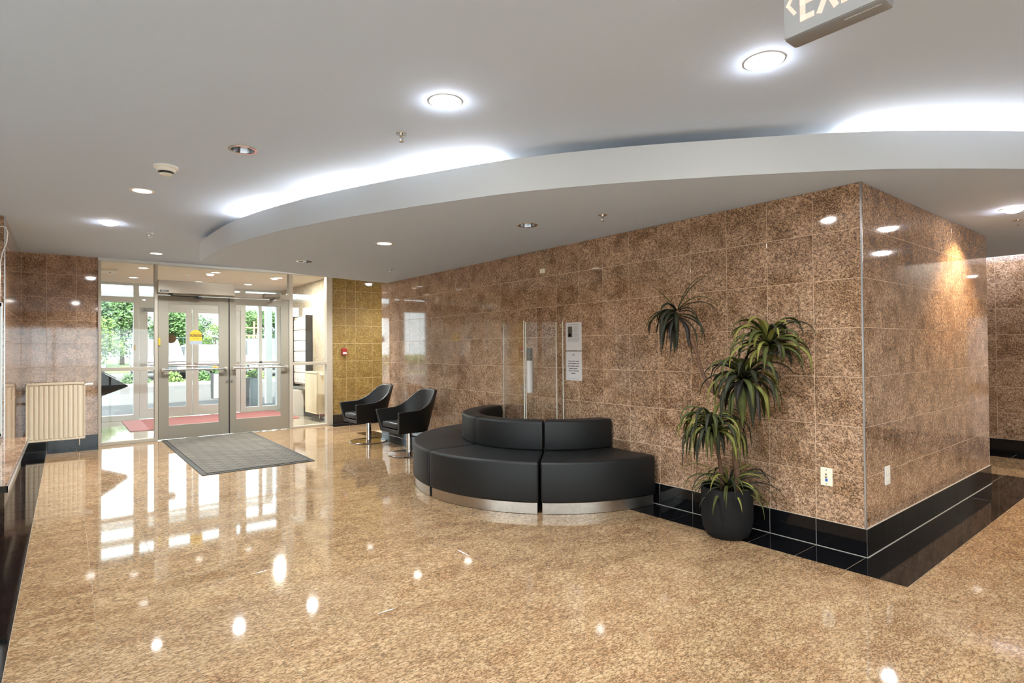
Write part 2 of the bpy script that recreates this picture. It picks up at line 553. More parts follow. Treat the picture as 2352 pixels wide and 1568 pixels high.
for mat, mb in rest.items():
    o = mb.build('tile_field', mat, floor); o['kind'] = 'stuff'
o = MB().box(-3.2, 8.9, -4.0, gy[0], -TT, 0).build('tile_field', 'granite_floor', floor); o['kind'] = 'stuff'

# ------------------------------------------------------------------ granite walls
zrows = [ZB + T * k for k in range(7)] + [ZS]
zrows_hi = [ZB + T * k for k in range(8)] + [ZM]
zlow = [0.0, ZB]
block = struct(MB().box(XW + TT, XR, YB + TT, YE, 0, ZS - 0.002).build('wall_right', 'grout_tan'), 'long brown polished granite tile wall behind the round sofa')
cols_long = [YB] + [YB + 0.287 + T * k for k in range(30) if YB + 0.287 + T * k < YE - 0.05] + [YE]
tile_wall(block, XW, '-x', cols_long, zrows, 'granite_wall')
front = struct(MB().box(XW + 0.004, XR, YB + TT * 0.999, YB + TT + 0.001, ZB, ZS - 0.002).build('wall_front', 'grout_tan'), 'short granite wall face turning right at the metal-trimmed corner')
cols_short = [XW, 4.102, 4.407, 4.712, 5.017, 5.322, 5.627, 5.932, 6.237, 6.542, XR]
tile_wall(front, YB, '-y', cols_short, zrows, 'granite_wall')
bb = struct(MB().box(XW - 0.010 + TT, XW, YB - 0.006, YE, 0, ZB - 0.001).build('baseboard_right', 'grout_grey'), 'black granite baseboard under the long wall')
tile_wall(bb, XW - 0.010, '-x', [YB - 0.008] + cols_long[1:], zlow, 'granite_black', 'baseboard_tile')
bb2 = struct(MB().box(XW - 0.006, XR, YB - 0.010 + TT, YB, 0, ZB - 0.001).build('baseboard_front', 'grout_grey'), 'black granite baseboard along the short wall face')
tile_wall(bb2, YB - 0.010, '-y', [XW - 0.008] + cols_short[1:], zlow, 'granite_black', 'baseboard_tile')
MB().box(XW - 0.014, XW - 0.010, YB - 0.014, YE, 0, 0.003).build('caulk_line', 'grout_grey', bb)
MB().box(XW - 0.010, XR, YB - 0.014, YB - 0.010, 0, 0.003).build('caulk_line', 'grout_grey', bb2)
struct(MB().box(XW - 0.004, XW + 0.006, YB - 0.004, YB + 0.006, ZB, ZS - 0.001).build('trim_1', 'trim_metal'), 'slim metal corner trim between the two granite wall faces')
# far right wall
struct(MB().box(XBK + TT, XBK + 0.2, -4.0, 0.775, 0, 2.42).build('wall_far_plain', 'plain_wall'))
wbk = struct(MB().box(XBK + TT, XBK + 0.2, 0.775, 6.0, 0, 2.42).build('wall_far', 'grout_tan'), 'granite wall at the far right end of the passage')
edges = [0.775 + T * k for k in range(14)]
tile_wall(wbk, XBK, '-x', edges, [ZB + T * k for k in range(7)] + [2.305, 2.42], 'granite_wall')
bb3 = struct(MB().box(XBK - 0.010 + TT, XBK, -4.0, 6.0, 0, ZB - 0.001).build('baseboard_far', 'granite_black'), 'black baseboard at the far right end of the passage')
tile_wall(bb3, XBK - 0.010, '-x', edges, zlow, 'granite_black', 'baseboard_tile')
# passage end and the unseen rest of the room
struct(MB().box(XR, XBK + 0.2, 5.0, 5.1, 0, ZM).build('wall_passage_end', 'plain_wall'))
struct(MB().box(2.6, XBK + 0.2, -4.1, -4.0, 0, ZM).box(-3.2, 8.4, -4.1, -4.0, 2.10, ZM).box(-3.2, 8.4, -4.1, -4.0, 0, 0.1).build('wall_back', 'plain_wall'))
struct(MB().box(-3.3, -3.2, 3.6, YC + 0.2, 0, ZM).box(-3.3, -3.2, -4.1, 3.6, 2.10, ZM).box(-3.3, -3.2, -4.1, 3.6, 0, 0.1).build('wall_left', 'plain_wall'))
# added windows, unseen behind and left of the camera, for fill daylight
def added_window(name, along, a0, a1, n, plane):
    def bx(u0, u1, z0, z1, d0, d1):
        return (plane + d0, plane + d1, u0, u1, z0, z1) if along == 'y' else (u0, u1, plane + d0, plane + d1, z0, z1)
    fr_ = MB().box(*bx(a0, a1, 0.1, 0.16, -0.04, 0.04)).box(*bx(a0, a1, 2.04, 2.10, -0.04, 0.04))
    w_ = (a1 - a0) / n
    for k in range(n + 1):
        c_ = a0 + k * w_
        fr_.box(*bx(max(a0, c_ - 0.03), min(a1, c_ + 0.03), 0.16, 2.04, -0.04, 0.04))
    o_ = struct(fr_.build(name, 'aluminium_pale'), 'added floor to ceiling window for daylight, outside the view')
    for k in range(n):
        MB().box(*bx(a0 + k * w_ + 0.03, a0 + (k + 1) * w_ - 0.03, 0.16, 2.04, -0.003, 0.003)).build('pane', 'glass', o_)
added_window('window_added_5', 'x', -3.2, 8.4, 8, -4.05)
added_window('window_added_6', 'y', -4.0, 3.6, 5, -3.25)

# left pillar beside the entrance
pil = struct(MB().box(-3.2, XL - TT, YP + TT, YC, 0, ZM).build('wall_pillar', 'grout_tan'), 'granite faced wall end behind the low counter at the left edge')
tile_wall(pil, YP, '-y', [XL - T * k for k in range(4)][::-1], zrows_hi, 'granite_wall')
tile_wall(pil, XL, '+x', frange(YP, YC, T), zrows_hi, 'granite_wall', stuff=True)
struct(MB().box(XL - 0.006, XL + 0.004, YP - 0.004, YP + 0.006, 0.48, ZM).build('trim_2', 'trim_metal'), 'bright metal corner trim on the granite wall end at the left edge')

# entrance wall: granite left of the glazing, granite with yellow light painted in right of it
XG0, XG1 = 0.34, 3.575
we = struct(MB().box(XL, XG0, YC + TT, YC + 0.25, 0, ZM).build('wall_entrance_left', 'grout_tan'), 'brown granite wall above the radiator left of the entrance doors')
tile_wall(we, YC, '-y', [XL, -0.197, 0.108, XG0], zrows_hi, 'granite_wall')
bb4 = struct(MB().box(XL, XG0, YC - 0.010 + TT, YC, 0, ZB - 0.001).build('baseboard_left', 'grout_grey'), 'black baseboard below the left radiator')
tile_wall(bb4, YC - 0.010, '-y', [XL, -0.197, 0.108, XG0], zlow, 'granite_black', 'baseboard_tile')
wg = struct(MB().box(XG1, 6.2, YC + TT, YC + 0.25, 0, ZM).build('wall_entrance_right', 'grout_tan'), 'granite wall with yellow light in its colour and the red fire alarm call point right of the entrance')
tile_wall(wg, YC, '-y', [XG1, 3.825, 4.001, 4.308, 4.613, 4.918, 5.223, 5.528], zrows_hi, 'granite_yellow_lit')
bb5 = struct(MB().box(XG1, 6.2, YC - 0.010 + TT, YC, 0, ZB - 0.001).build('baseboard_right_entrance', 'grout_grey'), 'black baseboard under the yellow-lit granite wall')
tile_wall(bb5, YC - 0.010, '-y', [XG1, 3.88, 4.185, 4.49, 4.795, 5.1, 5.405], zlow, 'granite_black', 'baseboard_tile')

# daylight window at the end of the side corridor behind the long wall
wcor = struct(MB().box(6.0, 6.12, YE, YC, 0, 0.35).box(6.0, 6.12, YE, YC, 2.3, ZM).build('wall_corridor_end', 'plain_wall'))
w2 = struct(MB().box(6.02, 6.1, YE, YE + 0.06, 0.35, 2.3).box(6.02, 6.1, YC - 0.06, YC, 0.35, 2.3).box(6.02, 6.1, YE, YC, 0.35, 0.41).box(6.02, 6.1, YE, YC, 2.24, 2.3)
            .box(6.02, 6.1, YE, YC, 1.02, 1.07).build('window_2', 'aluminium_pale'), 'window at the end of the side corridor')
MB().box(6.055, 6.061, YE + 0.06, YC - 0.06, 0.41, 1.02).build('pane', 'glass', w2)
MB().box(6.055, 6.061, YE + 0.06, YC - 0.06, 1.07, 2.24).build('pane', 'glass', w2)

# ------------------------------------------------------------------ ceilings
CURVE = [(1.175, 7.11), (1.18, 6.75), (1.19, 6.35), (1.215, 5.95), (1.29, 5.41), (1.374, 5.03), (1.465, 4.70), (1.60, 4.28), (1.765, 3.86), (2.01, 3.31), (2.27, 2.80), (2.63, 2.285), (3.01, 1.84), (3.25, 1.58), (3.50, 1.325), (3.78, 1.08), (4.30, 0.70)]
def catmull(P, sub=6):
    out = []
    for i in range(len(P) - 1):
        p0, p1, p2, p3 = P[max(i - 1, 0)], P[i], P[i + 1], P[min(i + 2, len(P) - 1)]
        for k in range(sub):
            t = k / sub
            out.append(tuple(0.5 * ((2 * p1[j]) + (-p0[j] + p2[j]) * t + (2 * p0[j] - 5 * p1[j] + 4 * p2[j] - p3[j]) * t * t + (-p0[j] + 3 * p1[j] - 3 * p2[j] + p3[j]) * t ** 3) for j in (0, 1)))
    out.append(P[-1])
    return out
CV = catmull(CURVE + [(5.0, 0.27), (5.8, -0.10), (6.8, -0.42), (8.33, -0.7)])
BACK = [(XBK - 0.3, 5.0), (XR, 5.0), (XR, 7.9), (3.9, 7.88), (3.2, 7.74), (2.6, 7.59), (1.8, 7.34)]
MAIN_L = {  # recessed lamps in the main ceiling: key -> (x, y, state)
    'dark_main': (0.884, 3.87, 'off'), 'soft_a': (0.476, 5.338, 'soft'), 'lit_far': (0.333, 6.875, 'lit'), 'soft_far': (0.927, 8.671, 'soft'),
    'row_mid': (1.89, 8.56, 'lit'), 'row_right': (2.91, 8.58, 'lit'), 'row_corridor': (4.64, 8.63, 'lit'), 'lit_mid': (1.539, 2.487, 'lit'), 'lit_near': (2.458, 1.269, 'lit'), 'fill_a': (0.2, 0.4, 'lit'), 'fill_b': (2.2, -1.2, 'lit'), 'fill_c': (-1.2, 2.6, 'lit'), 'fill_d': (4.6, -1.6, 'lit'), 'fill_e': (3.4, 0.1, 'lit'), 'fill_f': (0.8, -1.9, 'lit'), 'fill_g': (-1.4, -0.6, 'lit'), 'fill_h': (6.6, -1.9, 'lit')}  # the lamps around and behind the camera are added, unseen fill light
SOFF_L = {'dark_soffit': (2.938, 3.506, 'off'), 'soft_soffit': (2.355, 4.909, 'soft'), 'dark_soffit_far': (2.104, 6.423, 'off'), 'spot_right': (5.501, 0.963, 'lit'), 'spot_passage': (6.9, 0.45, 'lit')}
RC = 0.072
ceil = struct(flat_with_holes('ceiling', 'ceiling_paint', [(-3.2, -4.0), (XBK + 0.2, -4.0), (XBK + 0.2, YC + 0.2), (-3.2, YC + 0.2)], [ring(x, y, RC) for x, y, s in MAIN_L.values()], ZM), 'smooth white main ceiling')
struct(MB().box(-5, 10, -5, 12.95, 2.95, 5.4).build('roof', 'concrete'))
soff = struct(flat_with_holes('ceiling_soffit', 'ceiling_paint', CV + BACK, [ring(x, y, RC) for x, y, s in SOFF_L.values()], ZS), 'lowered curved white soffit')
MB_f = MB()
def ribbon(pts, z0, z1, th, sign=1):
    n = len(pts); vs = []
    for i, p in enumerate(pts):
        a, b = pts[max(i - 1, 0)], pts[min(i + 1, n - 1)]
        d = Vector((b[0] - a[0], b[1] - a[1])).normalized()
        nx, ny = -d.y * th * sign, d.x * th * sign
        vs += [(p[0], p[1], z0), (p[0], p[1], z1), (p[0] + nx, p[1] + ny, z1), (p[0] + nx, p[1] + ny, z0)]
    fs = []
    for i in range(n - 1):
        for k in range(4):
            fs.append((i * 4 + k, i * 4 + (k + 1) % 4, (i + 1) * 4 + (k + 1) % 4, (i + 1) * 4 + k))
    fs += [(0, 1, 2, 3), tuple((n - 1) * 4 + k for k in (3, 2, 1, 0))]
    return MB().add(vs, fs)
fas = ribbon(CV, ZS + 0.0012, 2.497, 0.02).build('fascia', 'fascia_paint', soff, smooth=True)
ribbon(BACK[2:] + [CV[0]], ZS + 0.0012, 2.497, 0.02).build('back_fascia', 'ceiling_paint', soff)
flat_with_holes('cove_shelf', 'cove_paint', CV + BACK, [ring(x, y, RC + 0.01) for x, y, s in SOFF_L.values()], ZS + 0.012, soff)
# lit slot along the far right wall
slot = struct(MB().box(XBK - 0.3, XBK + 0.1, -4, 5.0, 2.42, 2.44).box(XBK - 0.32, XBK - 0.3, -4, 5.0, ZS, 2.44).build('trim_3', 'ceiling_paint'), 'lit ceiling slot along the far right wall')
t = tag(MB().tube([(XBK - 0.24, 0.2, 2.36), (XBK - 0.24, 4.2, 2.36)], 0.012).build('slot_lamp', 'slot_lit'), 'linear lamp in the ceiling slot by the far right wall', 'lamp')

# cove tubes behind the curved fascia
def curve_at_y(y):
    best = min(range(len(CV) - 1), key=lambda i: abs((CV[i][1] + CV[i + 1][1]) / 2 - y))
    a, b = CV[best], CV[best + 1]
    d = Vector((b[0] - a[0], b[1] - a[1])).normalized()
    return Vector((a[0], a[1])) + Vector((-d.y, d.x)) * 0.13
COVE = [(5.75, 4.85, 'hidden cove tube glowing above the far curve of the fascia'), (4.62, 3.85, 'hidden cove tube glowing above the middle of the curved fascia'),
        (3.62, 2.95, 'hidden cove tube glowing brightest on the ceiling above the fascia'), (1.28, 0.35, 'hidden cove tube glowing on the ceiling at the right edge'), (0.25, -0.35, 'hidden cove tube beyond the right edge of the view')]
for y0, y1, lab in COVE:
    a, b = curve_at_y(y0), curve_at_y(y1)
    mid = curve_at_y((y0 + y1) / 2)
    rt = thing('cove_lamp', lab, 'lamp', (mid.x, mid.y, ZS + 0.012), group='tubes in the ceiling cove')
    pts = [Vector((a.x, a.y, 0.209 + ZS)), Vector((mid.x, mid.y, 0.209 + ZS)), Vector((b.x, b.y, 0.209 + ZS))]
    off = Vector(rt.location)
    MB().tube([p - off for p in pts], 0.014).build('tube', 'tube_lit', rt, True)
    MB().tube([p - off - Vector((0, 0, 0.05)) for p in pts], 0.03, 4).build('batten', 'white_plastic', rt)
    for p in (pts[0], pts[2]):
        q = p - off
        MB().box(q.x - 0.015, q.x + 0.015, q.y - 0.015, q.y + 0.015, 0, q.z + 0.016).build('lamp_holder', 'white_plastic', rt)

# recessed downlights
DL_LABEL = {
    'dark_main': 'unlit recessed downlight with mirrored reflector between smoke detector and sprinkler', 'soft_a': 'softly lit recessed downlight just behind the smoke detector',
    'lit_far': 'bright recessed downlight near the left granite wall and entrance', 'soft_far': 'small softly lit downlight right above the entrance header',
    'lit_mid': 'bright round downlight in the middle of the main ceiling near the sprinkler', 'lit_near': 'brightest downlight beside the hanging exit sign',
    'row_mid': 'downlight hidden by the soffit in front of the doors, second of its row', 'row_right': 'downlight hidden by the soffit in front of the right side pane', 'row_corridor': 'downlight in the side corridor by the yellow-lit granite', 'spot_passage': 'downlight in the soffit beyond the right edge',
    'fill_a': 'added fill downlight above the camera', 'fill_b': 'added fill downlight behind the camera on the right', 'fill_c': 'added fill downlight left of the camera over the counter', 'fill_d': 'added fill downlight far right behind the camera', 'fill_e': 'added fill downlight right of the camera before the soffit', 'fill_f': 'added fill downlight behind the camera in the second row', 'fill_g': 'added fill downlight behind the camera on the left', 'fill_h': 'added fill downlight at the right end of the room behind the camera',
    'dark_soffit': 'unlit mirrored downlight in the soffit nearest the granite wall', 'soft_soffit': 'softly lit downlight in the middle of the soffit', 'dark_soffit_far': 'unlit mirrored downlight in the soffit above the entrance doors',
    'spot_right': 'lit downlight at the right edge washing the short granite face'}
def downlight(key, x, y, z, state, power):
    rt = thing('recessed_downlight', DL_LABEL[key], 'ceiling light', (x, y, z), group='recessed downlights')
    MB().lathe([(RC - 0.004, 0.0), (RC - 0.004, -0.003), (RC + 0.012, -0.003), (RC + 0.014, 0.0)], 28).build('trim_ring', 'white_plastic' if state != 'off' else 'chrome', rt, True)
    if state == 'off':
        m = MB().lathe([(RC - 0.004, 0.0), (RC - 0.012, 0.04), (RC - 0.03, 0.075), (0.0, 0.08)], 28)
        rf_ = m.build('reflector', 'can_mirror', rt, True)
        for s in (-1, 1):
            MB().tube([(s * 0.018, 0, 0.075), (s * 0.018, 0, 0.02)], 0.012, 10).build('lamp_tube', 'white_plastic', rf_, True)
    else:
        MB().lathe([(RC - 0.004, 0.0), (RC - 0.006, 0.02), (RC - 0.006, 0.05), (0, 0.05)], 28).build('reflector', 'white_plastic', rt, True)
        if state == 'lit':
            MB().lathe([(RC - 0.012, 0.016), (RC - 0.014, 0.004), (RC - 0.020, -0.014), (RC - 0.038, -0.024), (0, -0.028)], 28).build('lens', 'lamp_lit', rt, True)
        else:
            MB().lathe([(RC - 0.006, 0.006), (0, 0.006)], 28).build('lens', 'lamp_soft', rt, True)
    if power:
        light('downlight_lamp', 'SPOT', (0, 0, -0.034), power, (0.88, 0.95, 1.0), rt, spot_size=math.radians(136), spot_blend=0.7, shadow_soft_size=0.05)
POW = {'lit': 60, 'soft': 0, 'off': 0}
POW_KEY = {'lit_mid': 125, 'lit_far': 130, 'row_mid': 110, 'row_right': 110, 'row_corridor': 80, 'soft_a': 90, 'soft_far': 60, 'lit_near': 50, 'fill_e': 30}
for k, (x, y, s) in MAIN_L.items():
    downlight(k, x, y, ZM, s, POW_KEY.get(k, POW[s]))
for k, (x, y, s) in SOFF_L.items():
    downlight(k, x, y, ZS, s, {'spot_right': 0, 'soft_soffit': 36}.get(k, POW[s]))
sp = light('wall_wash_lamp', 'SPOT', (5.72, 1.03, ZS - 0.02), 50, (1, 0.70, 0.38), None, spot_size=math.radians(112), spot_blend=0.65, shadow_soft_size=0.03)
sp.rotation_euler = (math.radians(14), 0, 0)

# sprinklers and detector
def sprinkler(label, x, y, z):
    rt = thing('sprinkler', label, 'sprinkler', (x, y, z), group='ceiling sprinklers')
    MB().lathe([(0.0, -0.002), (0.032, -0.002), (0.034, 0.0)], 20).build('escutcheon', 'chrome', rt, True)
    MB().lathe([(0.011, 0), (0.011, -0.014), (0.007, -0.018), (0, -0.018)], 12).build('body', 'chrome', rt, True)
    f = MB()
    for s in (-1, 1):
        f.tube([(s * 0.009, 0, -0.014), (s * 0.011, 0, -0.028), (0, 0, -0.044)], 0.0022, 6)
    f.build('frame_arms', 'chrome', rt, True)
    MB().lathe([(0, -0.044), (0.014, -0.044), (0.014, -0.047), (0, -0.047)], 16).build('deflector', 'chrome', rt, True)
sprinkler('chrome sprinkler on the main ceiling left of the bright middle downlight', 1.565, 3.026, ZM)
sprinkler('chrome sprinkler on the main ceiling close to the entrance', 0.714, 7.203, ZM)
sprinkler('chrome sprinkler on the soffit near the long granite wall', 3.175, 2.904, ZS)
sprinkler('chrome sprinkler on the soffit at the far end of the long wall', 3.173, 6.447, ZS)
sprinkler('chrome sprinkler at the right edge behind the lit downlight', 6.014, 1.028, ZS)
rt = thing('smoke_detector', 'white round smoke detector on the main ceiling', 'smoke detector', (0.542, 4.535, ZM))
MB().lathe([(0.075, 0.0), (0.075, -0.012), (0.068, -0.018), (0.06, -0.02), (0.058, -0.034), (0.05, -0.04)], 28).build('base', 'white_plastic', rt, True)
MB().lathe([(0.05, -0.04), (0.036, -0.043), (0.034, -0.052)], 28).build('vent_band', 'dark_metal', rt, True)
MB().lathe([(0.038, -0.052), (0.038, -0.058), (0.028, -0.063), (0, -0.063)], 28).build('cap', 'white_plastic', rt, True)

# ------------------------------------------------------------------ text helper
def text_mesh(name, body, size, mat, parent, M, align='CENTER', extrude=0.0004, bold=0.0):
    cu = bpy.data.curves.new(name, 'FONT'); cu.body = body; cu.size = size; cu.align_x = align; cu.extrude = extrude; cu.offset = bold
    cu.resolution_u = 2
    tmp = bpy.data.objects.new(name, cu); C.objects.link(tmp)
    bpy.context.view_layer.update()
    me = bpy.data.meshes.new_from_object(tmp.evaluated_get(bpy.context.evaluated_depsgraph_get()))
    bpy.data.objects.remove(tmp)
    me.materials.clear(); me.materials.append(MATS[mat])
    o = bpy.data.objects.new(name, me); C.objects.link(o); o.parent = parent
    o.matrix_local = M
    return o
def facing(n, o):
    """matrix for text: local x = reading direction, local z = outward normal n, at point o."""
    n = Vector(n); up = Vector((0, 0, 1)); x = up.cross(n)
    return Matrix(((x.x, up.x, n.x, o[0]), (x.y, up.y, n.y, o[1]), (x.z, up.z, n.z, o[2]), (0, 0, 0, 1)))

# ------------------------------------------------------------------ hanging exit sign
ex = thing('exit_sign', 'hanging exit sign with pale letters at the top edge', 'sign', (1.95, 0.77, ZM))
def lp(x, y, z): return (x - 1.95, y - 0.77, z - ZM)
EX0, EX1, EY0, EY1, EZ0, EZ1 = 1.902, 1.985, 0.612, 0.914, 2.307, 2.515
MB().box(EX0 - 1.95, EX1 - 1.95, EY0 - 0.77, EY1 - 0.77, EZ0 - ZM, EZ1 - ZM, 0.012).build('housing', 'sign_underside', ex, True)
MB().box(EX0 - 0.0025 - 1.95, EX0 + 0.001 - 1.95, EY0 + 0.004 - 0.77, EY1 - 0.004 - 0.77, EZ0 + 0.006 - ZM, EZ1 - 0.006 - ZM, 0.001).build('face_panel', 'sign_grey', ex)
exf = bpy.data.objects['face_panel']
MB().box(-0.035, 0.03, -0.06, 0.06, -0.046, 0).build('mount', 'white_plastic', ex)
MB().box(EX0 + 0.02 - 1.95, EX0 + 0.024 - 1.95, EY0 + 0.015 - 0.77, EY0 + 0.12 - 0.77, EZ0 - 0.0015 - ZM, EZ0 + 0.001 - ZM).build('test_slot', 'sign_grey', ex)
lm = MB(); xx = EX0 - 0.0045 - 1.95; xa = EX0 - 0.002 - 1.95
def bar(y0, z0, y1, z1, w):
    """stroke on the sign face, in sign coordinates (y decreasing to the right)."""
    a, b = Vector((y0, z0)), Vector((y1, z1)); d = (b - a).normalized(); nn = Vector((-d.y, d.x)) * w / 2
    q = [a + nn, b + nn, b - nn, a - nn]
    lm.add([(xx, v.x - 0.77, v.y - ZM) for v in q] + [(xa, v.x - 0.77, v.y - ZM) for v in q], [(0, 1, 2, 3), (4, 5, 6, 7), (0, 1, 5, 4), (1, 2, 6, 5), (2, 3, 7, 6), (3, 0, 4, 7)])
zb, zt = 2.349, 2.47
w = 0.017
zc_ = (zb + zt) / 2
bar(0.848, zb, 0.848, zt, w)
for zz in (zb + w / 2, zc_, zt - w / 2): bar(0.856, zz, 0.812, zz, w)
bar(0.797, zb, 0.745, zt, w); bar(0.745, zb, 0.797, zt, w)
bar(0.722, zb, 0.722, zt, w)
bar(0.678, zb, 0.678, zt, w); bar(0.705, zt - w / 2, 0.65, zt - w / 2, w)
bar(0.898, zc_ + 0.006, 0.872, zc_ + 0.048, 0.011); bar(0.898, zc_ + 0.014, 0.872, zc_ - 0.028, 0.011)
lm.build('lettering', 'sign_letters', exf)

# ------------------------------------------------------------------ entrance glazing and doors
fr = struct(MB().box(XG0, XG1, YC - 0.03, YC + 0.10, 2.525, ZM).build('window_1', 'aluminium_pale'), 'aluminium framed glazing of the inner entrance screen')
def fpart(name, x0, x1, z0, z1, mat='aluminium', y0=-0.03, y1=0.09):
    return MB().box(x0, x1, YC + y0, YC + y1, z0, z1, 0.003).build(name, mat, fr)
fpart('left_jamb', XG0, 0.375, 0, 2.525)
fpart('mullion', 0.99, 1.03, 0, 2.525)
fpart('mullion', 2.855, 2.915, 0, 2.525)
fpart('right_jamb', 3.475, XG1, 0, 2.525)
fpart('sill', 0.375, 0.99, 0, 0.045); fpart('sill', 2.915, 3.475, 0, 0.03)
fpart('mid_rail', 0.375, 0.99, 1.012, 1.062); fpart('mid_rail', 2.915, 3.475, 1.033, 1.08)
fpart('transom_bar', 1.03, 2.855, 2.10, 2.178)
for x0, x1, z0, z1 in ((0.375, 0.99, 0.045, 1.012), (0.375, 0.99, 1.062, 2.525), (2.915, 3.475, 0.03, 1.033), (2.915, 3.475, 1.08, 2.525), (1.03, 2.855, 2.178, 2.525)):
    MB().box(x0, x1, YC + 0.03, YC + 0.036, z0, z1).build('pane', 'glass', fr)
def door_leaf(name, x0, x1, gx0, gx1, z1, gz0, gz1, label, y0=YC, mat='aluminium_door', barz=1.01, hinge_left=True):
    d = struct(MB().box(x0, gx0, y0 - 0.02, y0 + 0.025, 0.012, z1, 0.002).box(gx1, x1, y0 - 0.02, y0 + 0.025, 0.012, z1, 0.002)
               .box(gx0, gx1, y0 - 0.02, y0 + 0.025, 0.012, gz0).box(gx0, gx1, y0 - 0.02, y0 + 0.025, gz1, z1).build(name, mat), label)
    MB().box(gx0, gx1, y0, y0 + 0.006, gz0, gz1).build('pane', 'glass', d)
    b = MB().tube([(x0 + 0.05, y0 - 0.07, barz), (x1 - 0.04, y0 - 0.07, barz)], 0.012, 10).build('push_bar', 'trim_metal', d, True)
    for x in (x0 + 0.055, x1 - 0.045):
        MB().box(x - 0.02, x + 0.02, y0 - 0.075, y0 - 0.02, barz - 0.022, barz + 0.022, 0.004).build('bar_bracket', 'aluminium', b)
    bk = MB()
    bk.tube([(x0 + 0.06, y0 + 0.07, barz + 0.05), (x1 - 0.05, y0 + 0.07, barz + 0.05)], 0.011, 8)
    bk.build('outer_bar', 'trim_metal', d, True)
    return d
d1 = door_leaf('door_1', 1.035, 1.955, 1.165, 1.822, 2.085, 0.205, 1.965, 'left leaf of the inner glass entrance doors under the operator box')
d2 = door_leaf('door_2', 1.97, 2.85, 2.06, 2.728, 2.085, 0.225, 1.99, 'right leaf of the inner glass entrance doors with overhead closer')
for d, x in ((d1, 1.93), (d2, 1.995)):
    MB().tube([(x, YC - 0.02, 0.82), (x, YC - 0.035, 0.82)], 0.014, 12).build('lock', 'trim_metal', d, True)
MB().box(1.955, 1.97, YC - 0.024, YC + 0.02, 0.012, 2.085).build('meeting_seal', 'dark_metal', d1)
# operator box with arm
op = thing('door_operator', 'long box-shaped automatic door operator above the left door leaf', 'door operator', (1.515, YC - 0.03, 2.11))
MB().box(-0.495, 0.495, -0.15, 0, 0, 0.18, 0.004).build('housing', 'aluminium', op)
oph = op.children[0]
MB().box(-0.478, -0.37, -0.1545, -0.15, 0.012, 0.038, 0.001).build('name_plate', 'ink_dark', oph)
text_mesh('lettering', 'STANLEY', 0.02, 'aluminium_pale', oph, facing((0, -1, 0), (-0.424, -0.155, 0.018)))
MB().box(-0.36, -0.31, -0.1, -0.05, -0.02, 0).box(-0.335, 0.02, -0.085, -0.07, -0.04, -0.025).box(-0.02, 0.06, -0.085, -0.01, -0.06, -0.03).build('arm', 'dark_metal', op)
cl = thing('door_closer', 'overhead door closer with folding arm on the right door leaf', 'door closer', (2.58, YC - 0.03, 2.12))
MB().box(-0.125, 0.125, -0.05, 0, 0.0, 0.06, 0.006).build('body', 'aluminium_door', cl)
MB().tube([(0.03, -0.03, 0.0), (0.03, -0.05, -0.03), (-0.06, -0.14, -0.045)], 0.008, 8).tube([(-0.06, -0.14, -0.045), (-0.02, -0.02, -0.05)], 0.008, 8).build('arm', 'dark_metal', cl)
# stickers
tag(MB().box(1.035, 1.06, YC - 0.0335, YC - 0.03, 1.365, 1.47).build('yellow_label', 'sticker_yellow'), 'yellow strip label on the mullion left of the inner door', 'sticker')
st = thing('caution_sticker', 'yellow arched caution sticker on the left inner door glass', 'sticker', (1.515, YC - 0.001, 1.40))
arch = [(-0.082, 0.03)] + [(-0.082 * math.cos(a), 0.11 + 0.082 * math.sin(a)) for a in [PI * k / 14 for k in range(15)]] + [(0.082, 0.03)]
yp = MB().prism(arch, 'y', -0.001, 0.0).build('yellow_panel', 'sticker_yellow', st)
MB().box(-0.082, 0.082, -0.001, 0, -0.02, 0.03).build('grey_panel', 'sticker_grey', st)
MB().box(-0.082, 0.082, -0.0014, -0.001, 0.092, 0.128).build('band', 'sticker_brown', yp)
text_mesh('lettering', 'CAUTION', 0.036, 'sticker_yellow', yp, facing((0, -1, 0), (0, -0.0018, 0.098)))
text_mesh('lettering', 'AUTOMATIC', 0.02, 'sticker_brown', yp, facing((0, -1, 0), (0, -0.0014, 0.138)))
text_mesh('lettering', 'DOOR', 0.026, 'sticker_brown', yp, facing((0, -1, 0), (0, -0.0014, 0.055)))
# fire alarm
fa = thing('fire_alarm_call_point', 'small red fire alarm call point on the yellow-lit granite wall', 'fire alarm', (3.782, YC, 1.185))
MB().box(-0.043, 0.043, -0.045, 0, 0, 0.12, 0.006).build('housing', 'fire_red', fa)
fah = MB().box(-0.032, 0.032, -0.05, -0.044, 0.018, 0.05, 0.002).build('handle', 'white_plastic', fa)
text_mesh('lettering', 'PULL', 0.022, 'fire_red', fah, facing((0, -1, 0), (0, -0.0506, 0.027)))

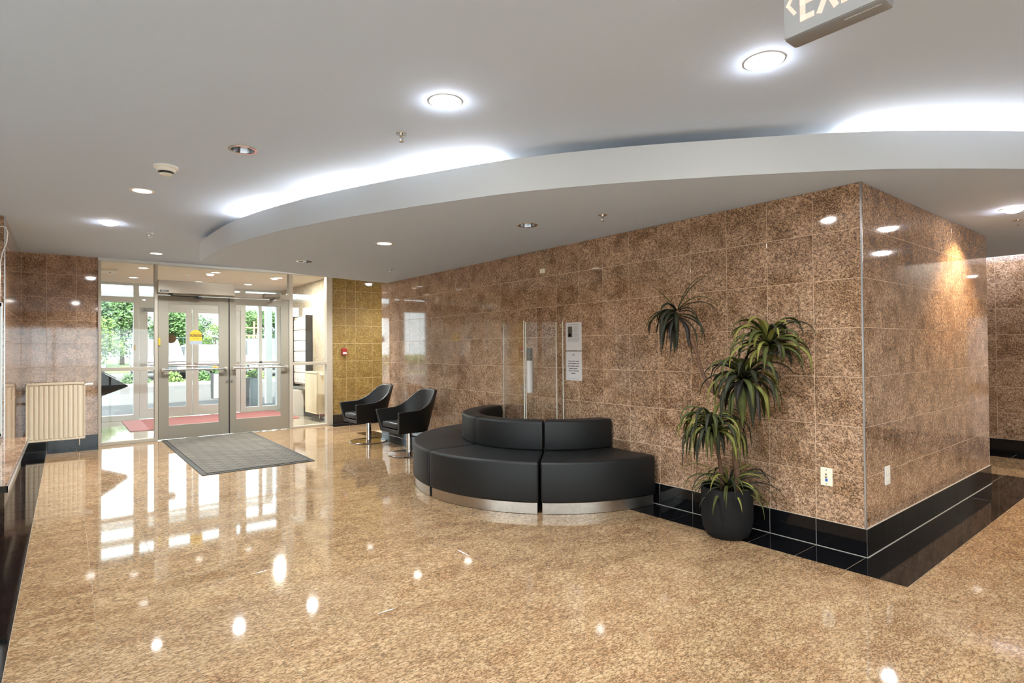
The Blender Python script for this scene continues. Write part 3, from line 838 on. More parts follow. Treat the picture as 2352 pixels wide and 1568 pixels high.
# ------------------------------------------------------------------ radiators
def radiator(label, loc, rz, w, h, ribs, depth=0.1, side=1):
    rt = thing('panel_radiator', label, 'radiator', loc, rz)
    m = MB(); n = ribs
    prof = []
    x = -w / 2 + 0.03; step = (w - 0.06) / n
    for k in range(n):
        x0 = x + k * step
        prof += [(x0, 0.0), (x0 + step * 0.16, 0.010), (x0 + step * 0.62, 0.010), (x0 + step * 0.78, 0.0)]
    prof = [(-w / 2, 0.0)] + prof + [(w / 2, 0.0)]
    z0, z1 = 0.035, h - 0.045
    for i in range(len(prof) - 1):
        (xa, ya), (xb, yb) = prof[i], prof[i + 1]
        m.add([(xa, -depth - ya, z0), (xb, -depth - yb, z0), (xb, -depth - yb, z1), (xa, -depth - ya, z1)], [(0, 1, 2, 3)])
        for zz, ze in ((z0, 0.0), (z1, h)):
            m.add([(xa, -depth - ya, zz), (xb, -depth - yb, zz), (xb, -depth, zz + (0.012 if ze else -0.012)), (xa, -depth, zz + (0.012 if ze else -0.012))], [(0, 1, 2, 3)])
    m.box(-w / 2, w / 2, -depth + 0.003, -depth + 0.006, 0, h)
    m.box(-w / 2, w / 2, -depth - 0.012, -depth + 0.004, 0, 0.02, 0.003).box(-w / 2, w / 2, -depth - 0.012, -depth + 0.004, h - 0.03, h, 0.003)
    m.build('front_panel', 'radiator_enamel', rt)
    for s in (-1, 1):
        MB().box(s * w / 2, s * (w / 2 - 0.012), -depth - 0.012, -0.012, 0.0, h, 0.003).build('side_panel', 'radiator_enamel', rt)
    g = MB()
    for k in range(16):
        xx = -w / 2 + 0.03 + (w - 0.06) * k / 15
        g.box(xx - 0.006, xx + 0.006, -depth + 0.01, -0.02, h - 0.006, h)
    g.build('top_grille', 'radiator_enamel', rt)
    MB().box(-w / 2, w / 2, -0.014, 0, 0.01, h - 0.01).build('back_panel', 'radiator_enamel', rt)
    MB().tube([(side * w / 2, -depth * 0.6, h - 0.04), (side * (w / 2 + 0.04), -depth * 0.6, h - 0.04)], 0.016, 12).tube([(side * (w / 2 + 0.035), -depth * 0.6, h - 0.04), (side * (w / 2 + 0.085), -depth * 0.6, h - 0.04)], 0.02, 14).build('valve', 'white_plastic', rt, True)
    MB().tube([(side * (w / 2 - 0.06), -depth * 0.6, 0.02), (side * (w / 2 - 0.06), -depth * 0.6, -0.09)], 0.008, 10).build('pipe', 'chrome', rt, True)
    return rt
radiator('cream panel radiator on the brown granite wall left of the entrance', (-0.1, YC - 0.012, 0.137), 0, 0.60, 0.75, 11)

# ------------------------------------------------------------------ vestibule
XV0, XV1, YV = 0.30, 3.66, 12.70
vf = struct(MB().box(XV0, XV1, YC, YV + 0.15, -0.12, -0.001).build('floor_vestibule', 'granite_day_lit'), 'polished floor of the entrance vestibule with daylight in its pale colour')
struct(MB().box(XV0 - 0.2, XV0, YC + 0.1, YV + 0.15, 0, ZM).build('wall_vestibule_left', 'granite_day_lit'))
wv = struct(MB().box(XV1, XV1 + 0.2, YC + 0.25, YV + 0.15, 0, ZM).build('wall_vestibule_right', 'granite_day_lit'), 'vestibule side wall with the mailboxes')
struct(MB().box(XV1 - 0.012, XV1, YC + 0.25, YV, 0, 0.17).build('baseboard_vestibule', 'granite_black'))
struct(MB().box(XV0 - 0.2, XV1 + 0.2, YC + 0.1, YV + 0.15, ZM, ZM + 0.05).build('ceiling_vestibule', 'vestibule_paint'), 'white ceiling of the vestibule with small lamps')
for i, (x, y, lab) in enumerate(((0.93, 10.28, 'left front'), (0.92, 11.71, 'left rear'), (1.92, 10.22, 'middle front'), (1.93, 11.8, 'middle rear'), (2.95, 10.38, 'brightest right front'), (2.77, 11.75, 'right rear'))):
    rt = thing('vestibule_downlight', lab + ' round lamp in the vestibule ceiling behind the glass', 'ceiling light', (x, y, ZM), group='vestibule downlights')
    MB().lathe([(0.065, 0), (0.065, -0.004), (0.082, -0.004), (0.084, 0)], 24).build('trim_ring', 'white_plastic', rt, True)
    MB().lathe([(0.066, -0.002), (0, -0.002)], 24).build('lens', 'lamp_soft', rt)
    if i == 4: light('downlight_lamp', 'AREA', (0, 0, -0.012), 45, (1, 0.94, 0.84), rt, shape='DISK', size=0.12)
rt = thing('ceiling_sensor_box', 'flat white ceiling box in the left of the vestibule', 'ceiling light', (0.5, 10.8, ZM))
MB().box(-0.2, 0.13, -0.15, 0.15, -0.04, 0, 0.005).build('housing', 'white_plastic', rt)
MB().lathe([(0.012, -0.04), (0.012, -0.048), (0, -0.05)], 12, (0.04, 0, 0)).build('indicator', 'dark_metal', rt)
sprinkler('sprinkler on the vestibule ceiling above the inner doors', 1.62, 10.9, ZM)
tag(MB().box(0.80, 3.45, 10.84, 12.55, 0, 0.012, 0.003).build('entrance_carpet', 'red_carpet'), 'faded red carpet on the vestibule floor behind the doors', 'carpet')
# outer screen
of = struct(MB().box(XV0, XV1, YV - 0.03, YV + 0.1, 2.52, ZM).build('window_3', 'aluminium_pale'), 'outer glazed entrance screen facing the street')
def opart(name, x0, x1, z0, z1):
    MB().box(x0, x1, YV - 0.03, YV + 0.09, z0, z1, 0.003).build(name, 'aluminium_pale', of)
opart('left_jamb', XV0, 0.36, 0, 2.52); opart('mullion', 0.99, 1.08, 0, 2.52); opart('mullion', 2.84, 2.94, 0, 2.52); opart('right_jamb', 3.56, XV1, 0, 2.52)
opart('transom_bar', 0.36, 0.99, 2.20, 2.30); opart('transom_bar', 1.08, 2.84, 2.10, 2.32); opart('transom_bar', 2.94, 3.56, 2.22, 2.34)
opart('sill', 0.36, 0.99, 0, 0.10); opart('sill', 2.94, 3.56, 0, 0.10); opart('mid_rail', 2.94, 3.56, 1.0, 1.05)
opart('mullion', 3.2, 3.26, 0.1, 2.22)
for x0, x1, z0, z1 in ((0.36, 0.99, 0.10, 2.20), (0.36, 0.99, 2.30, 2.52), (1.08, 2.84, 2.32, 2.52), (2.94, 3.56, 2.34, 2.52), (2.94, 3.2, 0.10, 2.22), (3.26, 3.56, 0.10, 2.22)):
    MB().box(x0, x1, YV + 0.03, YV + 0.036, z0, z1).build('pane', 'glass', of)
door_leaf('door_3', 1.085, 1.955, 1.215, 1.852, 2.10, 0.20, 2.03, 'left leaf of the outer entrance doors', YV, 'aluminium_pale', 1.02)
door_leaf('door_4', 1.965, 2.835, 2.07, 2.70, 2.10, 0.20, 2.03, 'right leaf of the outer entrance doors', YV, 'aluminium_pale', 1.02)
tag(MB().box(0.992, 1.022, YV - 0.0335, YV - 0.03, 1.30, 1.40).build('yellow_label', 'sticker_yellow'), 'yellow strip label on the outer frame seen through the left side pane', 'sticker')
tag(MB().lathe([(0.085, -0.002), (0.085, 0.0), (0, 0)], 28).build('round_sticker', 'sticker_brown'), 'dark round sticker on the outer left door glass', 'sticker')
rs = bpy.data.objects['round_sticker']; rs.rotation_euler = (PI / 2, 0, 0); rs.location = (1.60, YV - 0.002, 1.52)
oc = thing('door_closer', 'dark door closer on the outer left door leaf', 'door closer', (1.24, YV - 0.03, 2.04))
MB().box(-0.09, 0.09, -0.05, 0, 0, 0.05, 0.005).build('body', 'sticker_grey', oc)
MB().tube([(0.05, -0.04, 0), (0.16, -0.1, -0.02), (0.2, -0.04, -0.08)], 0.008, 8).build('arm', 'sticker_grey', oc)
# mailboxes
mbx = thing('mailbox_bank', 'pale bank of mailboxes on the right vestibule wall', 'mailbox', (XV1 - 0.001, 11.45, 0.62))
MB().box(-0.10, 0, -0.72, 0.75, 0, 1.30, 0.004).build('cabinet', 'mailbox_enamel', mbx)
for c in range(7):
    for r in range(6):
        y0 = -0.70 + c * 0.205; z0 = 0.03 + r * 0.205
        md_ = MB().box(-0.112, -0.10, y0, y0 + 0.185, z0, z0 + 0.185, 0.003).build('mailbox_door', 'white_plastic', mbx)
        MB().box(-0.116, -0.112, y0 + 0.085, y0 + 0.10, z0 + 0.05, z0 + 0.07).build('lock', 'trim_metal', md_)
for y in (-0.74, 0.02):
    MB().box(-0.13, 0, y, y + 0.03, -0.05, 1.32).build('divider', 'dark_metal', mbx)
radiator('cream radiator in the vestibule seen through the right side pane', (XV1 - 0.012, 10.32, 0.137), -PI / 2, 0.62, 0.75, 13, 0.15, 1)
lw_ = thing('low_cabinet', 'low white cabinet under the mailboxes in the vestibule', 'cabinet', (XV1, 11.55, 0))
MB().box(-0.2, -0.012, -0.35, 0.5, 0.0, 0.5, 0.005).build('body', 'mailbox_enamel', lw_)
MB().box(-0.212, -0.2, -0.33, 0.06, 0.06, 0.47, 0.003).build('door', 'white_plastic', lw_)
MB().box(-0.212, -0.2, 0.08, 0.48, 0.06, 0.47, 0.003).build('door', 'white_plastic', lw_)
MB().box(-0.228, -0.212, 0.0, 0.02, 0.22, 0.34, 0.003).build('handle', 'trim_metal', lw_)
# intercom lectern behind the left side pane
kl = thing('directory_lectern', 'black tilted lectern top behind the left side pane', 'lectern', (0.42, 11.0, 0))
MB().prism([(-0.10, 1.03), (0.36, 0.735), (0.36, 0.725), (-0.10, 0.545)], 'y', -0.16, 0.22).build('console', 'black_plastic', kl)
MB().box(-0.06, 0.02, -0.04, 0.06, 0, 0.6, 0.004).build('post', 'black_plastic', kl)
MB().prism([(-0.07, 1.026), (0.2, 0.853), (0.205, 0.861), (-0.065, 1.034)], 'y', -0.1, 0.16).build('keypad', 'black_plastic', kl)

# ------------------------------------------------------------------ sofa sections
SCX, SCY = 3.815, 4.235
def arc_solid(name, r0, r1, z0, z1, a0, a1, mat, parent, bev=0.025, n=18, lip=0.0):
    prof = []
    b = bev
    corners = [(r0, z0), (r1, z0), (r1 + lip, z1), (r0, z1)]
    # rounded rectangle profile
    pts = []
    for i, (cx, cz) in enumerate(corners):
        sx = 1 if i in (1, 2) else -1; sz = 1 if i in (2, 3) else -1
        ox, oz = cx - sx * b, cz - sz * b
        start = {0: PI, 1: 1.5 * PI, 2: 0.0, 3: 0.5 * PI}[i]
        for k in range(4):
            w = start + (PI / 2) * k / 3
            pts.append((ox + b * math.cos(w), oz + b * math.sin(w)))
    m = MB(); P = len(pts)
    cr = (sum(p[0] for p in pts) / P, sum(p[1] for p in pts) / P)
    stations = []
    eb = b * 0.8
    da = eb / ((r0 + r1) / 2)
    stations.append((a0, 0.93)); stations.append((a0 + da * 0.35, 0.985)); 
    for k in range(n + 1): stations.append((a0 + da + (a1 - a0 - 2 * da) * k / n, 1.0))
    stations.append((a1 - da * 0.35, 0.985)); stations.append((a1, 0.93))
    for a, s in stations:
        for r, z in pts:
            hw = (r1 - r0) / 2; hh = (z1 - z0) / 2; sh = eb * (1 - s) / 0.07
            rr = cr[0] + (r - cr[0]) * (1 - sh * 0.6 / hw); zz = cr[1] + (z - cr[1]) * (1 - sh * 0.6 / hh)
            m.v.append((rr * math.cos(a), rr * math.sin(a), zz))
    S = len(stations)
    for i in range(S - 1):
        for k in range(P):
            k2 = (k + 1) % P
            m.f.append((i * P + k, i * P + k2, (i + 1) * P + k2, (i + 1) * P + k))
    m.f.append(tuple(range(P))); m.f.append(tuple((S - 1) * P + k for k in range(P))[::-1])
    return m.build(name, mat, parent, True)
def seam(name, r, z, a0, a1, parent, rad=0.0035):
    MB().tube([((r) * math.cos(a0 + (a1 - a0) * k / 20), r * math.sin(a0 + (a1 - a0) * k / 20), z) for k in range(21)], rad, 6).build(name, 'black_leather', parent, True)
g = math.radians(0.35)
for a0, a1, lab in ((94.5, 177.5, 'left quarter section of the round black leather sofa beside the swivel chairs'), (177.5, 224.6, 'middle section of the round black leather sofa facing the camera'), (224.6, 267.6, 'right section of the round black leather sofa next to the potted plant')):
    A0, A1 = math.radians(a0) + g, math.radians(a1) - g
    rt = thing('sofa_section', lab, 'sofa', (SCX, SCY, 0), group='sections of the round sofa')
    seat_ = arc_solid('seat', 0.70, 1.355, 0.085, 0.405, A0, A1, 'black_leather', rt, 0.024)
    back_ = arc_solid('backrest', 0.70, 0.875, 0.40, 0.655, A0, A1, 'black_leather', rt, 0.022)
    seam('seat_piping', 1.335, 0.399, A0 + 0.02, A1 - 0.02, seat_)
    seam('back_piping', 0.866, 0.648, A0 + 0.03, A1 - 0.03, back_)
    n = 20; m = MB()
    A2, A3 = A0 + math.radians(0.5), A1 - math.radians(0.5)
    for rr, fl in ((1.335, 0), (1.329, 1)):
        for k in range(n + 1):
            a = A2 + (A3 - A2) * k / n
            m.v += [(rr * math.cos(a), rr * math.sin(a), 0.003), (rr * math.cos(a), rr * math.sin(a), 0.088)]
    q = 2 * (n + 1)
    for k in range(n):
        m.f += [(2 * k, 2 * k + 2, 2 * k + 3, 2 * k + 1), (q + 2 * k, q + 2 * k + 1, q + 2 * k + 3, q + 2 * k + 2), (2 * k + 1, 2 * k + 3, q + 2 * k + 3, q + 2 * k + 1), (2 * k, q + 2 * k, q + 2 * k + 2, 2 * k + 2)]
    m.f += [(0, 1, q + 1, q), (2 * n, q + 2 * n, q + 2 * n + 1, 2 * n + 1)]
    m.build('kick_plate', 'brushed_steel', rt, True)
    arc_solid('base_frame', 0.75, 1.325, 0.0, 0.09, A2, A3, 'black_seam', rt, 0.005)

# ------------------------------------------------------------------ swivel chairs
def make_chair(label):
    rt = thing('swivel_chair', label, 'chair', (0, 0, 0), group='black swivel tub chairs')
    # shell: grid u around the U plan, v from bottom to rim; chair faces +x
    NU, NV = 40, 8
    def plan(s, hw, xf, xb, ex=2.4):
        """s in -1..1 from the right arm front round the back to the left arm front."""
        a = s * PI / 2 * 1.0
        L_arm = 0.42
        if abs(s) > 1 - L_arm:
            t = (abs(s) - (1 - L_arm)) / L_arm
            x = t * xf
            return x, math.copysign(hw, s)
        th = s / (1 - L_arm) * PI / 2
        cx = abs(math.cos(th)) ** (2 / ex); sy = math.copysign(abs(math.sin(th)) ** (2 / ex), th)
        return -abs(xb) * cx, hw * sy
    def rim(s):
        t = min(1, max(0, (0.66 - abs(s)) / 0.5)); t = t * t * (3 - 2 * t)
        return 0.545 + 0.03 * (1 - abs(s)) + 0.205 * t
    outer, inner = [], []
    for side in (0, 1):
        grid = []
        for i in range(NU + 1):
            s = -1 + 2 * i / NU
            row = []
            for j in range(NV + 1):
                v = j / NV
                hw = 0.235 + (0.305 - 0.235) * v ** 0.8
                xf = 0.27 + 0.035 * v
                xb = 0.20 + (0.335 - 0.20) * v
                if side: hw -= 0.032; xb -= 0.045; xf -= 0.0
                x, y = plan(s, hw, xf, xb)
                zb = 0.285 if not side else 0.33
                z = zb + (rim(s) - zb) * v
                row.append((x, y, z))
            grid.append(row)
        (inner if side else outer).extend(grid)
    m = MB()
    def idx(side, i, j): return side * (NU + 1) * (NV + 1) + i * (NV + 1) + j
    for gset in (outer, inner):
        for row in gset: m.v += row
    for i in range(NU):
        for j in range(NV):
            m.f.append((idx(0, i, j), idx(0, i + 1, j), idx(0, i + 1, j + 1), idx(0, i, j + 1)))
            m.f.append((idx(1, i, j), idx(1, i, j + 1), idx(1, i + 1, j + 1), idx(1, i + 1, j)))
        m.f.append((idx(0, i, NV), idx(0, i + 1, NV), idx(1, i + 1, NV), idx(1, i, NV)))
    for i in (0, NU):
        for j in range(NV):
            m.f.append((idx(0, i, j), idx(0, i, j + 1), idx(1, i, j + 1), idx(1, i, j)))
    # underside and front lip
    bot = [idx(0, i, 0) for i in range(NU + 1)]
    m.f.append(tuple(bot))
    top = [idx(1, i, 0) for i in range(NU + 1)]
    m.f.append(tuple(top[::-1]))
    m.f.append((idx(0, 0, 0), idx(1, 0, 0), idx(1, NU, 0), idx(0, NU, 0)))
    sh = m.build('shell', 'chair_leather', rt, True)
    bv = sh.modifiers.new('round', 'BEVEL'); bv.width = 0.008; bv.segments = 2; bv.limit_method = 'ANGLE'; bv.angle_limit = math.radians(50)
    
    # cushion
    bm = bmesh.new(); bmesh.ops.create_cube(bm, size=1)
    for v in bm.verts: v.co = (0.05 + v.co.x * 0.44, v.co.y * 0.40, 0.375 + v.co.z * 0.075)
    bmesh.ops.bevel(bm, geom=bm.edges[:], offset=0.03, segments=4, profile=0.6, affect='EDGES')
    c = MB(); c.bm(bm); c.build('seat_cushion', 'chair_leather', rt, True)
    MB().tube([(0, 0, 0.01), (0, 0, 0.26)], 0.034, 18).build('post', 'chrome', rt, True)
    MB().tube([(0, 0, 0.255), (0, 0, 0.29)], 0.022, 16).build('swivel', 'dark_metal', rt, True)
    MB().lathe([(0.0, 0.0), (0.255, 0.0), (0.262, 0.005), (0.255, 0.012), (0.15, 0.02), (0.05, 0.026), (0.0, 0.028)], 48).build('base_disc', 'chrome', rt, True)
    MB().tube([(0.16, -0.2, 0.285), (0.16, -0.2, 0.255)], [0.012, 0.008], 10).build('glide', 'white_plastic', rt, True)
    return rt
ch = make_chair('black swivel tub chair farther from the sofa, by the yellow-lit granite wall')
ch2 = copy_tree(ch)
ch.location = (3.32, 7.45, 0); ch.rotation_euler = (0, 0, math.radians(179))
ch2.location = (3.30, 6.22, 0); ch2.rotation_euler = (0, 0, math.radians(181))
ch2['label'] = 'black swivel tub chair right next to the round sofa'

# ------------------------------------------------------------------ door mat
dm = thing('door_mat', 'grey ribbed door mat in front of the inner entrance doors', 'door mat', (1.68, 8.0, 0))
MB().prism([(-0.605, 1.49), (0.60, 1.49), (0.575, -1.46), (-0.585, -1.47)], 'z', 0, 0.006).build('rubber_border', 'mat_rubber', dm)
MB().prism([(-0.555, 1.45), (0.55, 1.45), (0.525, -1.41), (-0.535, -1.42)], 'z', 0.006, 0.012).build('pile', 'mat_weave', dm)

# ------------------------------------------------------------------ low counter at the left edge
ct = thing('low_counter', 'low granite counter with black edge at the left edge of the view', 'counter', (-1.0, 5.8, 0))
MB().box(-0.9, 0.72, -1.22, YP - 5.8 - 0.002, 0.435, 0.478, 0.004).build('top_slab', 'granite_wall', ct)
MB().box(-0.9, 0.725, -1.226, -1.219, 0.436, 0.476).build('end_edge', 'granite_black', ct)
MB().box(0.719, 0.726, -1.226, YP - 5.8 - 0.002, 0.437, 0.474).build('front_edge', 'trim_metal', ct)
MB().box(-0.9, 0.42, -1.1, YP - 5.8 - 0.002, 0, 0.435).build('plinth', 'granite_black', ct)
# reception window above the counter
rw = struct(MB().box(-1.25, -0.47, YP - 0.03, YP, 0.5, 0.53).box(-1.25, -0.47, YP - 0.03, YP, 1.71, 1.75).box(-1.25, -1.22, YP - 0.03, YP, 0.53, 1.71).box(-0.50, -0.465, YP - 0.03, YP, 0.5, 1.75, 0.006).build('window_4', 'aluminium_pale'), 'reception hatch frame above the low counter')
MB().box(-1.22, -0.50, YP - 0.014, YP - 0.008, 0.53, 1.71).build('pane', 'glass', rw)
MB().box(-1.22, -0.50, YP - 0.006, YP - 0.003, 0.53, 1.71).build('blind', 'facade_blue', rw)
tag(MB().tube([Vector(p) for p in [(-0.62, 7.066, 2.44), (-0.5, 7.066, 2.458), (-0.446, 7.066, 2.453), (-0.430, 7.066, 2.406), (-0.437, 7.066, 2.315), (-0.467, 7.066, 2.21), (-0.479, 7.066, 2.128), (-0.485, 7.066, 1.95), (-0.487, 7.066, 1.76)]], 0.005, 8).build('loose_cable', 'white_plastic', None, True), 'loose white cable hanging on the granite at the left edge', 'cable')

# ------------------------------------------------------------------ notices and wall plates on the granite
def notice(label, y0, y1, z0, z1, items):
    rt = thing('paper_notice', label, 'notice', (XW, (y0 + y1) / 2, z0))
    w = y1 - y0; h = z1 - z0
    sheet = MB().box(-0.0015, -0.0004, -w / 2, w / 2, 0, h).build('sheet', 'paper', rt)
    for mat, ya, yb, za, zb2, nm in items:
        # ya..yb as fractions from the reader's left; the reader's left is +Y
        MB().box(-0.0021, -0.0015, w / 2 - ya * w, w / 2 - yb * w, za * h, zb2 * h).build(nm, mat, sheet)
    return rt
it = [('photo_print', 0.14, 0.42, 0.47, 0.86, 'photograph'), ('paper', 0.21, 0.32, 0.50, 0.60, 'photo_inset')]
for k in range(8): it.append(('ink_grey', 0.48, 0.82 - 0.05 * (k % 3), 0.845 - k * 0.028, 0.852 - k * 0.028, 'text_line'))
for k in range(5): it.append(('ink_grey', 0.48, 0.80 + 0.02 * (k % 2), 0.605 - k * 0.03, 0.612 - k * 0.03, 'text_line'))
for k in range(5): it.append(('ink_grey', 0.14, 0.84 - 0.06 * (k == 4), 0.44 - k * 0.03, 0.447 - k * 0.03, 'text_line'))
it.append(('ink_dark', 0.14, 0.80, 0.915, 0.924, 'heading'))
notice('upper white paper notice with a small dark photo on the granite wall', 3.752, 3.968, 1.255, 1.522, it)
it = [('ink_dark', 0.0, 1.0, 0.985, 1.0, 'tape')]
it += [('ink_dark', 0.46, 0.53, 0.865, 0.895, 'emblem'), ('ink_grey', 0.36, 0.64, 0.838, 0.846, 'emblem_line')]
lines = [(0.17, [0.20, 0.18, 0.22]), (0.17, [0.16, 0.28, 0.14]), (0.14, [0.12, 0.28, 0.20]), (0.22, [0.24, 0.24]), (0.18, [0.16, 0.1, 0.3]), (0.34, [0.26])]
for k, (st_, ws) in enumerate(lines):
    x = st_
    for ww in ws:
        it.append(('ink_dark', x, x + ww, 0.64 - k * 0.082, 0.664 - k * 0.082, 'word')); x += ww + 0.035
it.append(('ink_grey', 0.22, 0.72, 0.385, 0.389, 'underline')); it.append(('ink_grey', 0.14, 0.86, 0.055, 0.062, 'text_line'))
notice('lower white paper notice with six lines of capitals on the granite wall', 3.754, 3.972, 0.968, 1.250, it)
tag(MB().box(XW - 0.004, XW, 4.262, 4.338, 2.04, 2.086, 0.001).build('small_wall_plate', 'ivory_plastic'), 'small white square plate high on the long granite wall', 'wall plate')
cp = thing('cable_wall_plate', 'ivory cable outlet plate with blue jack near the corner', 'wall plate', (XW, 1.590, 0.39))
MB().box(-0.006, 0, -0.036, 0.036, 0, 0.114, 0.002).build('plate', 'ivory_plastic', cp)
MB().box(-0.008, -0.006, -0.007, 0.007, 0.028, 0.044).build('blue_jack', 'blue_jack', cp)
for z in (0.054, 0.074):
    MB().tube([(-0.006, 0, z), (-0.014, 0, z)], 0.0055, 10).build('coaxial_jack', 'chrome', cp, True)
for z in (0.012, 0.1):
    MB().tube([(-0.006, 0, z), (-0.0075, 0, z)], 0.003, 8).build('screw', 'dark_metal', cp, True)
sw = thing('wall_outlet', 'white outlet plate on the short granite wall face', 'wall plate', (4.15, YB, 0.384))
MB().box(-0.042, 0.042, -0.006, 0, 0, 0.118, 0.002).build('plate', 'white_plastic', sw)
for z in (0.036, 0.082):
    MB().box(-0.017, 0.017, -0.009, -0.006, z - 0.014, z + 0.014, 0.002).build('socket', 'ivory_plastic', sw)

# ------------------------------------------------------------------ clear acrylic stand behind the sofa
ac = thing('acrylic_stand', 'clear acrylic panel stand behind the sofa against the granite wall', 'display stand', (3.62, 4.35, 0))
def panel(name, p0, p1, z0, z1, th=0.008):
    a, b = Vector(p0), Vector(p1); d = (b - a).normalized(); n_ = Vector((-d.y, d.x)) * th / 2
    q = [a + n_, b + n_, b - n_, a - n_]
    o = MB().prism([(v.x, v.y) for v in q], 'z', z0, z1).build(name, 'acrylic', ac)
    for k, v in enumerate((a, b)):
        MB().box(v.x - 0.003, v.x + 0.003, v.y - 0.003, v.y + 0.003, z0, z1).build('polished_edge', 'acrylic_edge', ac)
A_ = (0.10, 0.51); B_ = (-0.16, -0.155); D_ = (0.10, -0.33)
panel('side_panel', A_, B_, 0.0, 1.545)
panel('front_panel', (B_[0] + 0.012, B_[1] - 0.012), D_, 0.0, 1.53)
panel('back_panel', (0.13, -0.39), (0.13, 0.2), 0.0, 1.53)
MB().lathe([(0.035, 0.0), (0.035, 1.38), (0, 1.38)], 20, (-0.09, -0.155, 0)).build('tube_holder', 'acrylic', ac, True)
MB().lathe([(0.028, 0.85), (0.028, 1.16), (0, 1.16)], 20, (-0.09, -0.155, 0)).build('leaflet_roll', 'paper', ac, True)
MB().lathe([(0.0285, 1.16), (0.0285, 1.28), (0, 1.28)], 20, (-0.09, -0.155, 0)).build('dark_band', 'photo_print', ac, True)
MB().box(-0.18, 0.16, -0.4, 0.5, 0.0, 0.012, 0.003).build('base_plate', 'acrylic', ac)

# ------------------------------------------------------------------ potted dracaena
PX, PY = 3.53, 2.125
pl = thing('potted_dracaena', 'tall multi-headed dracaena in a charcoal pot by the granite wall', 'potted plant', (PX, PY, 0))
MB().lathe([(0, 0.0), (0.118, 0.0), (0.135, 0.01), (0.155, 0.05), (0.166, 0.12), (0.168, 0.325), (0.166, 0.332), (0.158, 0.332), (0.156, 0.325), (0.156, 0.27)], 40).build('pot', 'pot_charcoal', pl, True)
MB().lathe([(0.157, 0.27), (0.08, 0.277), (0, 0.28)], 24).build('soil', 'soil', pl, True)
rnd = random.Random(11)
def stem(pts, r0, r1):
    P = [Vector(p) - Vector((PX, PY, 0)) for p in pts]
    out = []
    for i in range(len(P) - 1):
        p0, p1, p2, p3 = P[max(i - 1, 0)], P[i], P[i + 1], P[min(i + 2, len(P) - 1)]
        for k in range(5):
            t = k / 5
            out.append(0.5 * ((2 * p1) + (-p0 + p2) * t + (2 * p0 - 5 * p1 + 4 * p2 - p3) * t * t + (-p0 + 3 * p1 - 3 * p2 + p3) * t ** 3))
    out.append(P[-1])
    n = len(out)
    MB().tube(out, [r0 + (r1 - r0) * i / (n - 1) + 0.0012 * math.sin(i * 2.1) for i in range(n)], 10).build('stem', 'cane_bark', pl, True)
def leaf(base, az, el, length, width, droop, mat, twist=0.0):
    """arching strap leaf starting at base, heading az with elevation el, bending down by droop."""
    n = 9; p = Vector(base); m = MB(); e = el; step = length / n; a = az
    for i in range(n + 1):
        t = i / n
        d = Vector((math.cos(a) * math.cos(e), math.sin(a) * math.cos(e), math.sin(e)))
        side = Vector((-math.sin(a), math.cos(a), 0))
        side = (side * math.cos(twist * t) + d.cross(side) * math.sin(twist * t))
        wdt = width * (0.55 + 0.45 * min(1, t * 4)) * (1 - max(0, (t - 0.45) / 0.55) ** 1.6) / 2 + 0.0006
        nn = side.cross(d).normalized()
        m.v += [tuple(p + side * wdt + nn * wdt * 0.35), tuple(p - nn * 0.0008), tuple(p - side * wdt + nn * wdt * 0.35)]
        p = p + d * step
        if p.x + PX > XW - 0.012: p.x = XW - 0.012 - PX
        e -= droop / n * (0.5 + 1.0 * t)
        e = max(e, -1.52)
    for i in range(n):
        k = i * 3
        m.f += [(k, k + 3, k + 4, k + 1), (k + 1, k + 4, k + 5, k + 2)]
    o = m.build('leaf', mat, pl, True)
    sd = o.modifiers.new('thickness', 'SOLIDIFY'); sd.thickness = 0.0012
def crown(c, n, l0, l1, w, el0, el1, dr0, dr1, mats, az_bias=None):
    c = Vector(c) - Vector((PX, PY, 0))
    for k in range(n):
        az = 2 * PI * (k * 0.381966 % 1) + rnd.uniform(-0.25, 0.25)
        if az_bias and rnd.random() < az_bias[1]:
            az = az_bias[0] + rnd.uniform(-1, 1) * az_bias[2]
        t = k / max(1, n - 1)
        el = el0 + (el1 - el0) * t + rnd.uniform(-0.15, 0.15)
        b = c + Vector((math.cos(az) * 0.012, math.sin(az) * 0.012, -0.05 + 0.07 * (1 - t)))
        leaf(b, az, el, rnd.uniform(l0, l1), w * rnd.uniform(0.8, 1.2), rnd.uniform(dr0, dr1), rnd.choice(mats), rnd.uniform(-0.6, 0.6))
G = ['leaf_green', 'leaf_green', 'leaf_dark', 'leaf_dark', 'leaf_olive']
stem([(3.53, 2.16, 0.27), (3.52, 2.155, 0.40), (3.49, 2.16, 0.55), (3.43, 2.17, 0.70)], 0.016, 0.011)
stem([(3.55, 2.06, 0.27), (3.55, 2.06, 0.42), (3.54, 2.07, 0.57), (3.54, 2.045, 0.66), (3.54, 2.02, 0.76), (3.53, 1.985, 0.92), (3.52, 1.975, 1.06)], 0.02, 0.013)
stem([(3.53, 1.98, 0.98), (3.55, 1.92, 1.05), (3.56, 1.88, 1.10), (3.56, 1.85, 1.22), (3.56, 1.835, 1.29)], 0.012, 0.012)
stem([(3.535, 2.01, 0.82), (3.57, 2.10, 0.88), (3.575, 2.2, 0.93), (3.56, 2.27, 1.0), (3.55, 2.32, 1.12), (3.53, 2.38, 1.32), (3.52, 2.47, 1.50)], 0.014, 0.011)
crown((3.43, 2.17, 0.73), 80, 0.26, 0.42, 0.030, 1.4, 0.35, 3.4, 4.8, G)
crown((3.51, 1.98, 1.08), 60, 0.24, 0.40, 0.040, 1.2, -0.4, 2.4, 4.0, G + ['leaf_dark', 'leaf_dry'])
crown((3.56, 1.835, 1.31), 54, 0.24, 0.38, 0.035, 1.3, 0.2, 2.4, 3.8, G + ['leaf_olive'])
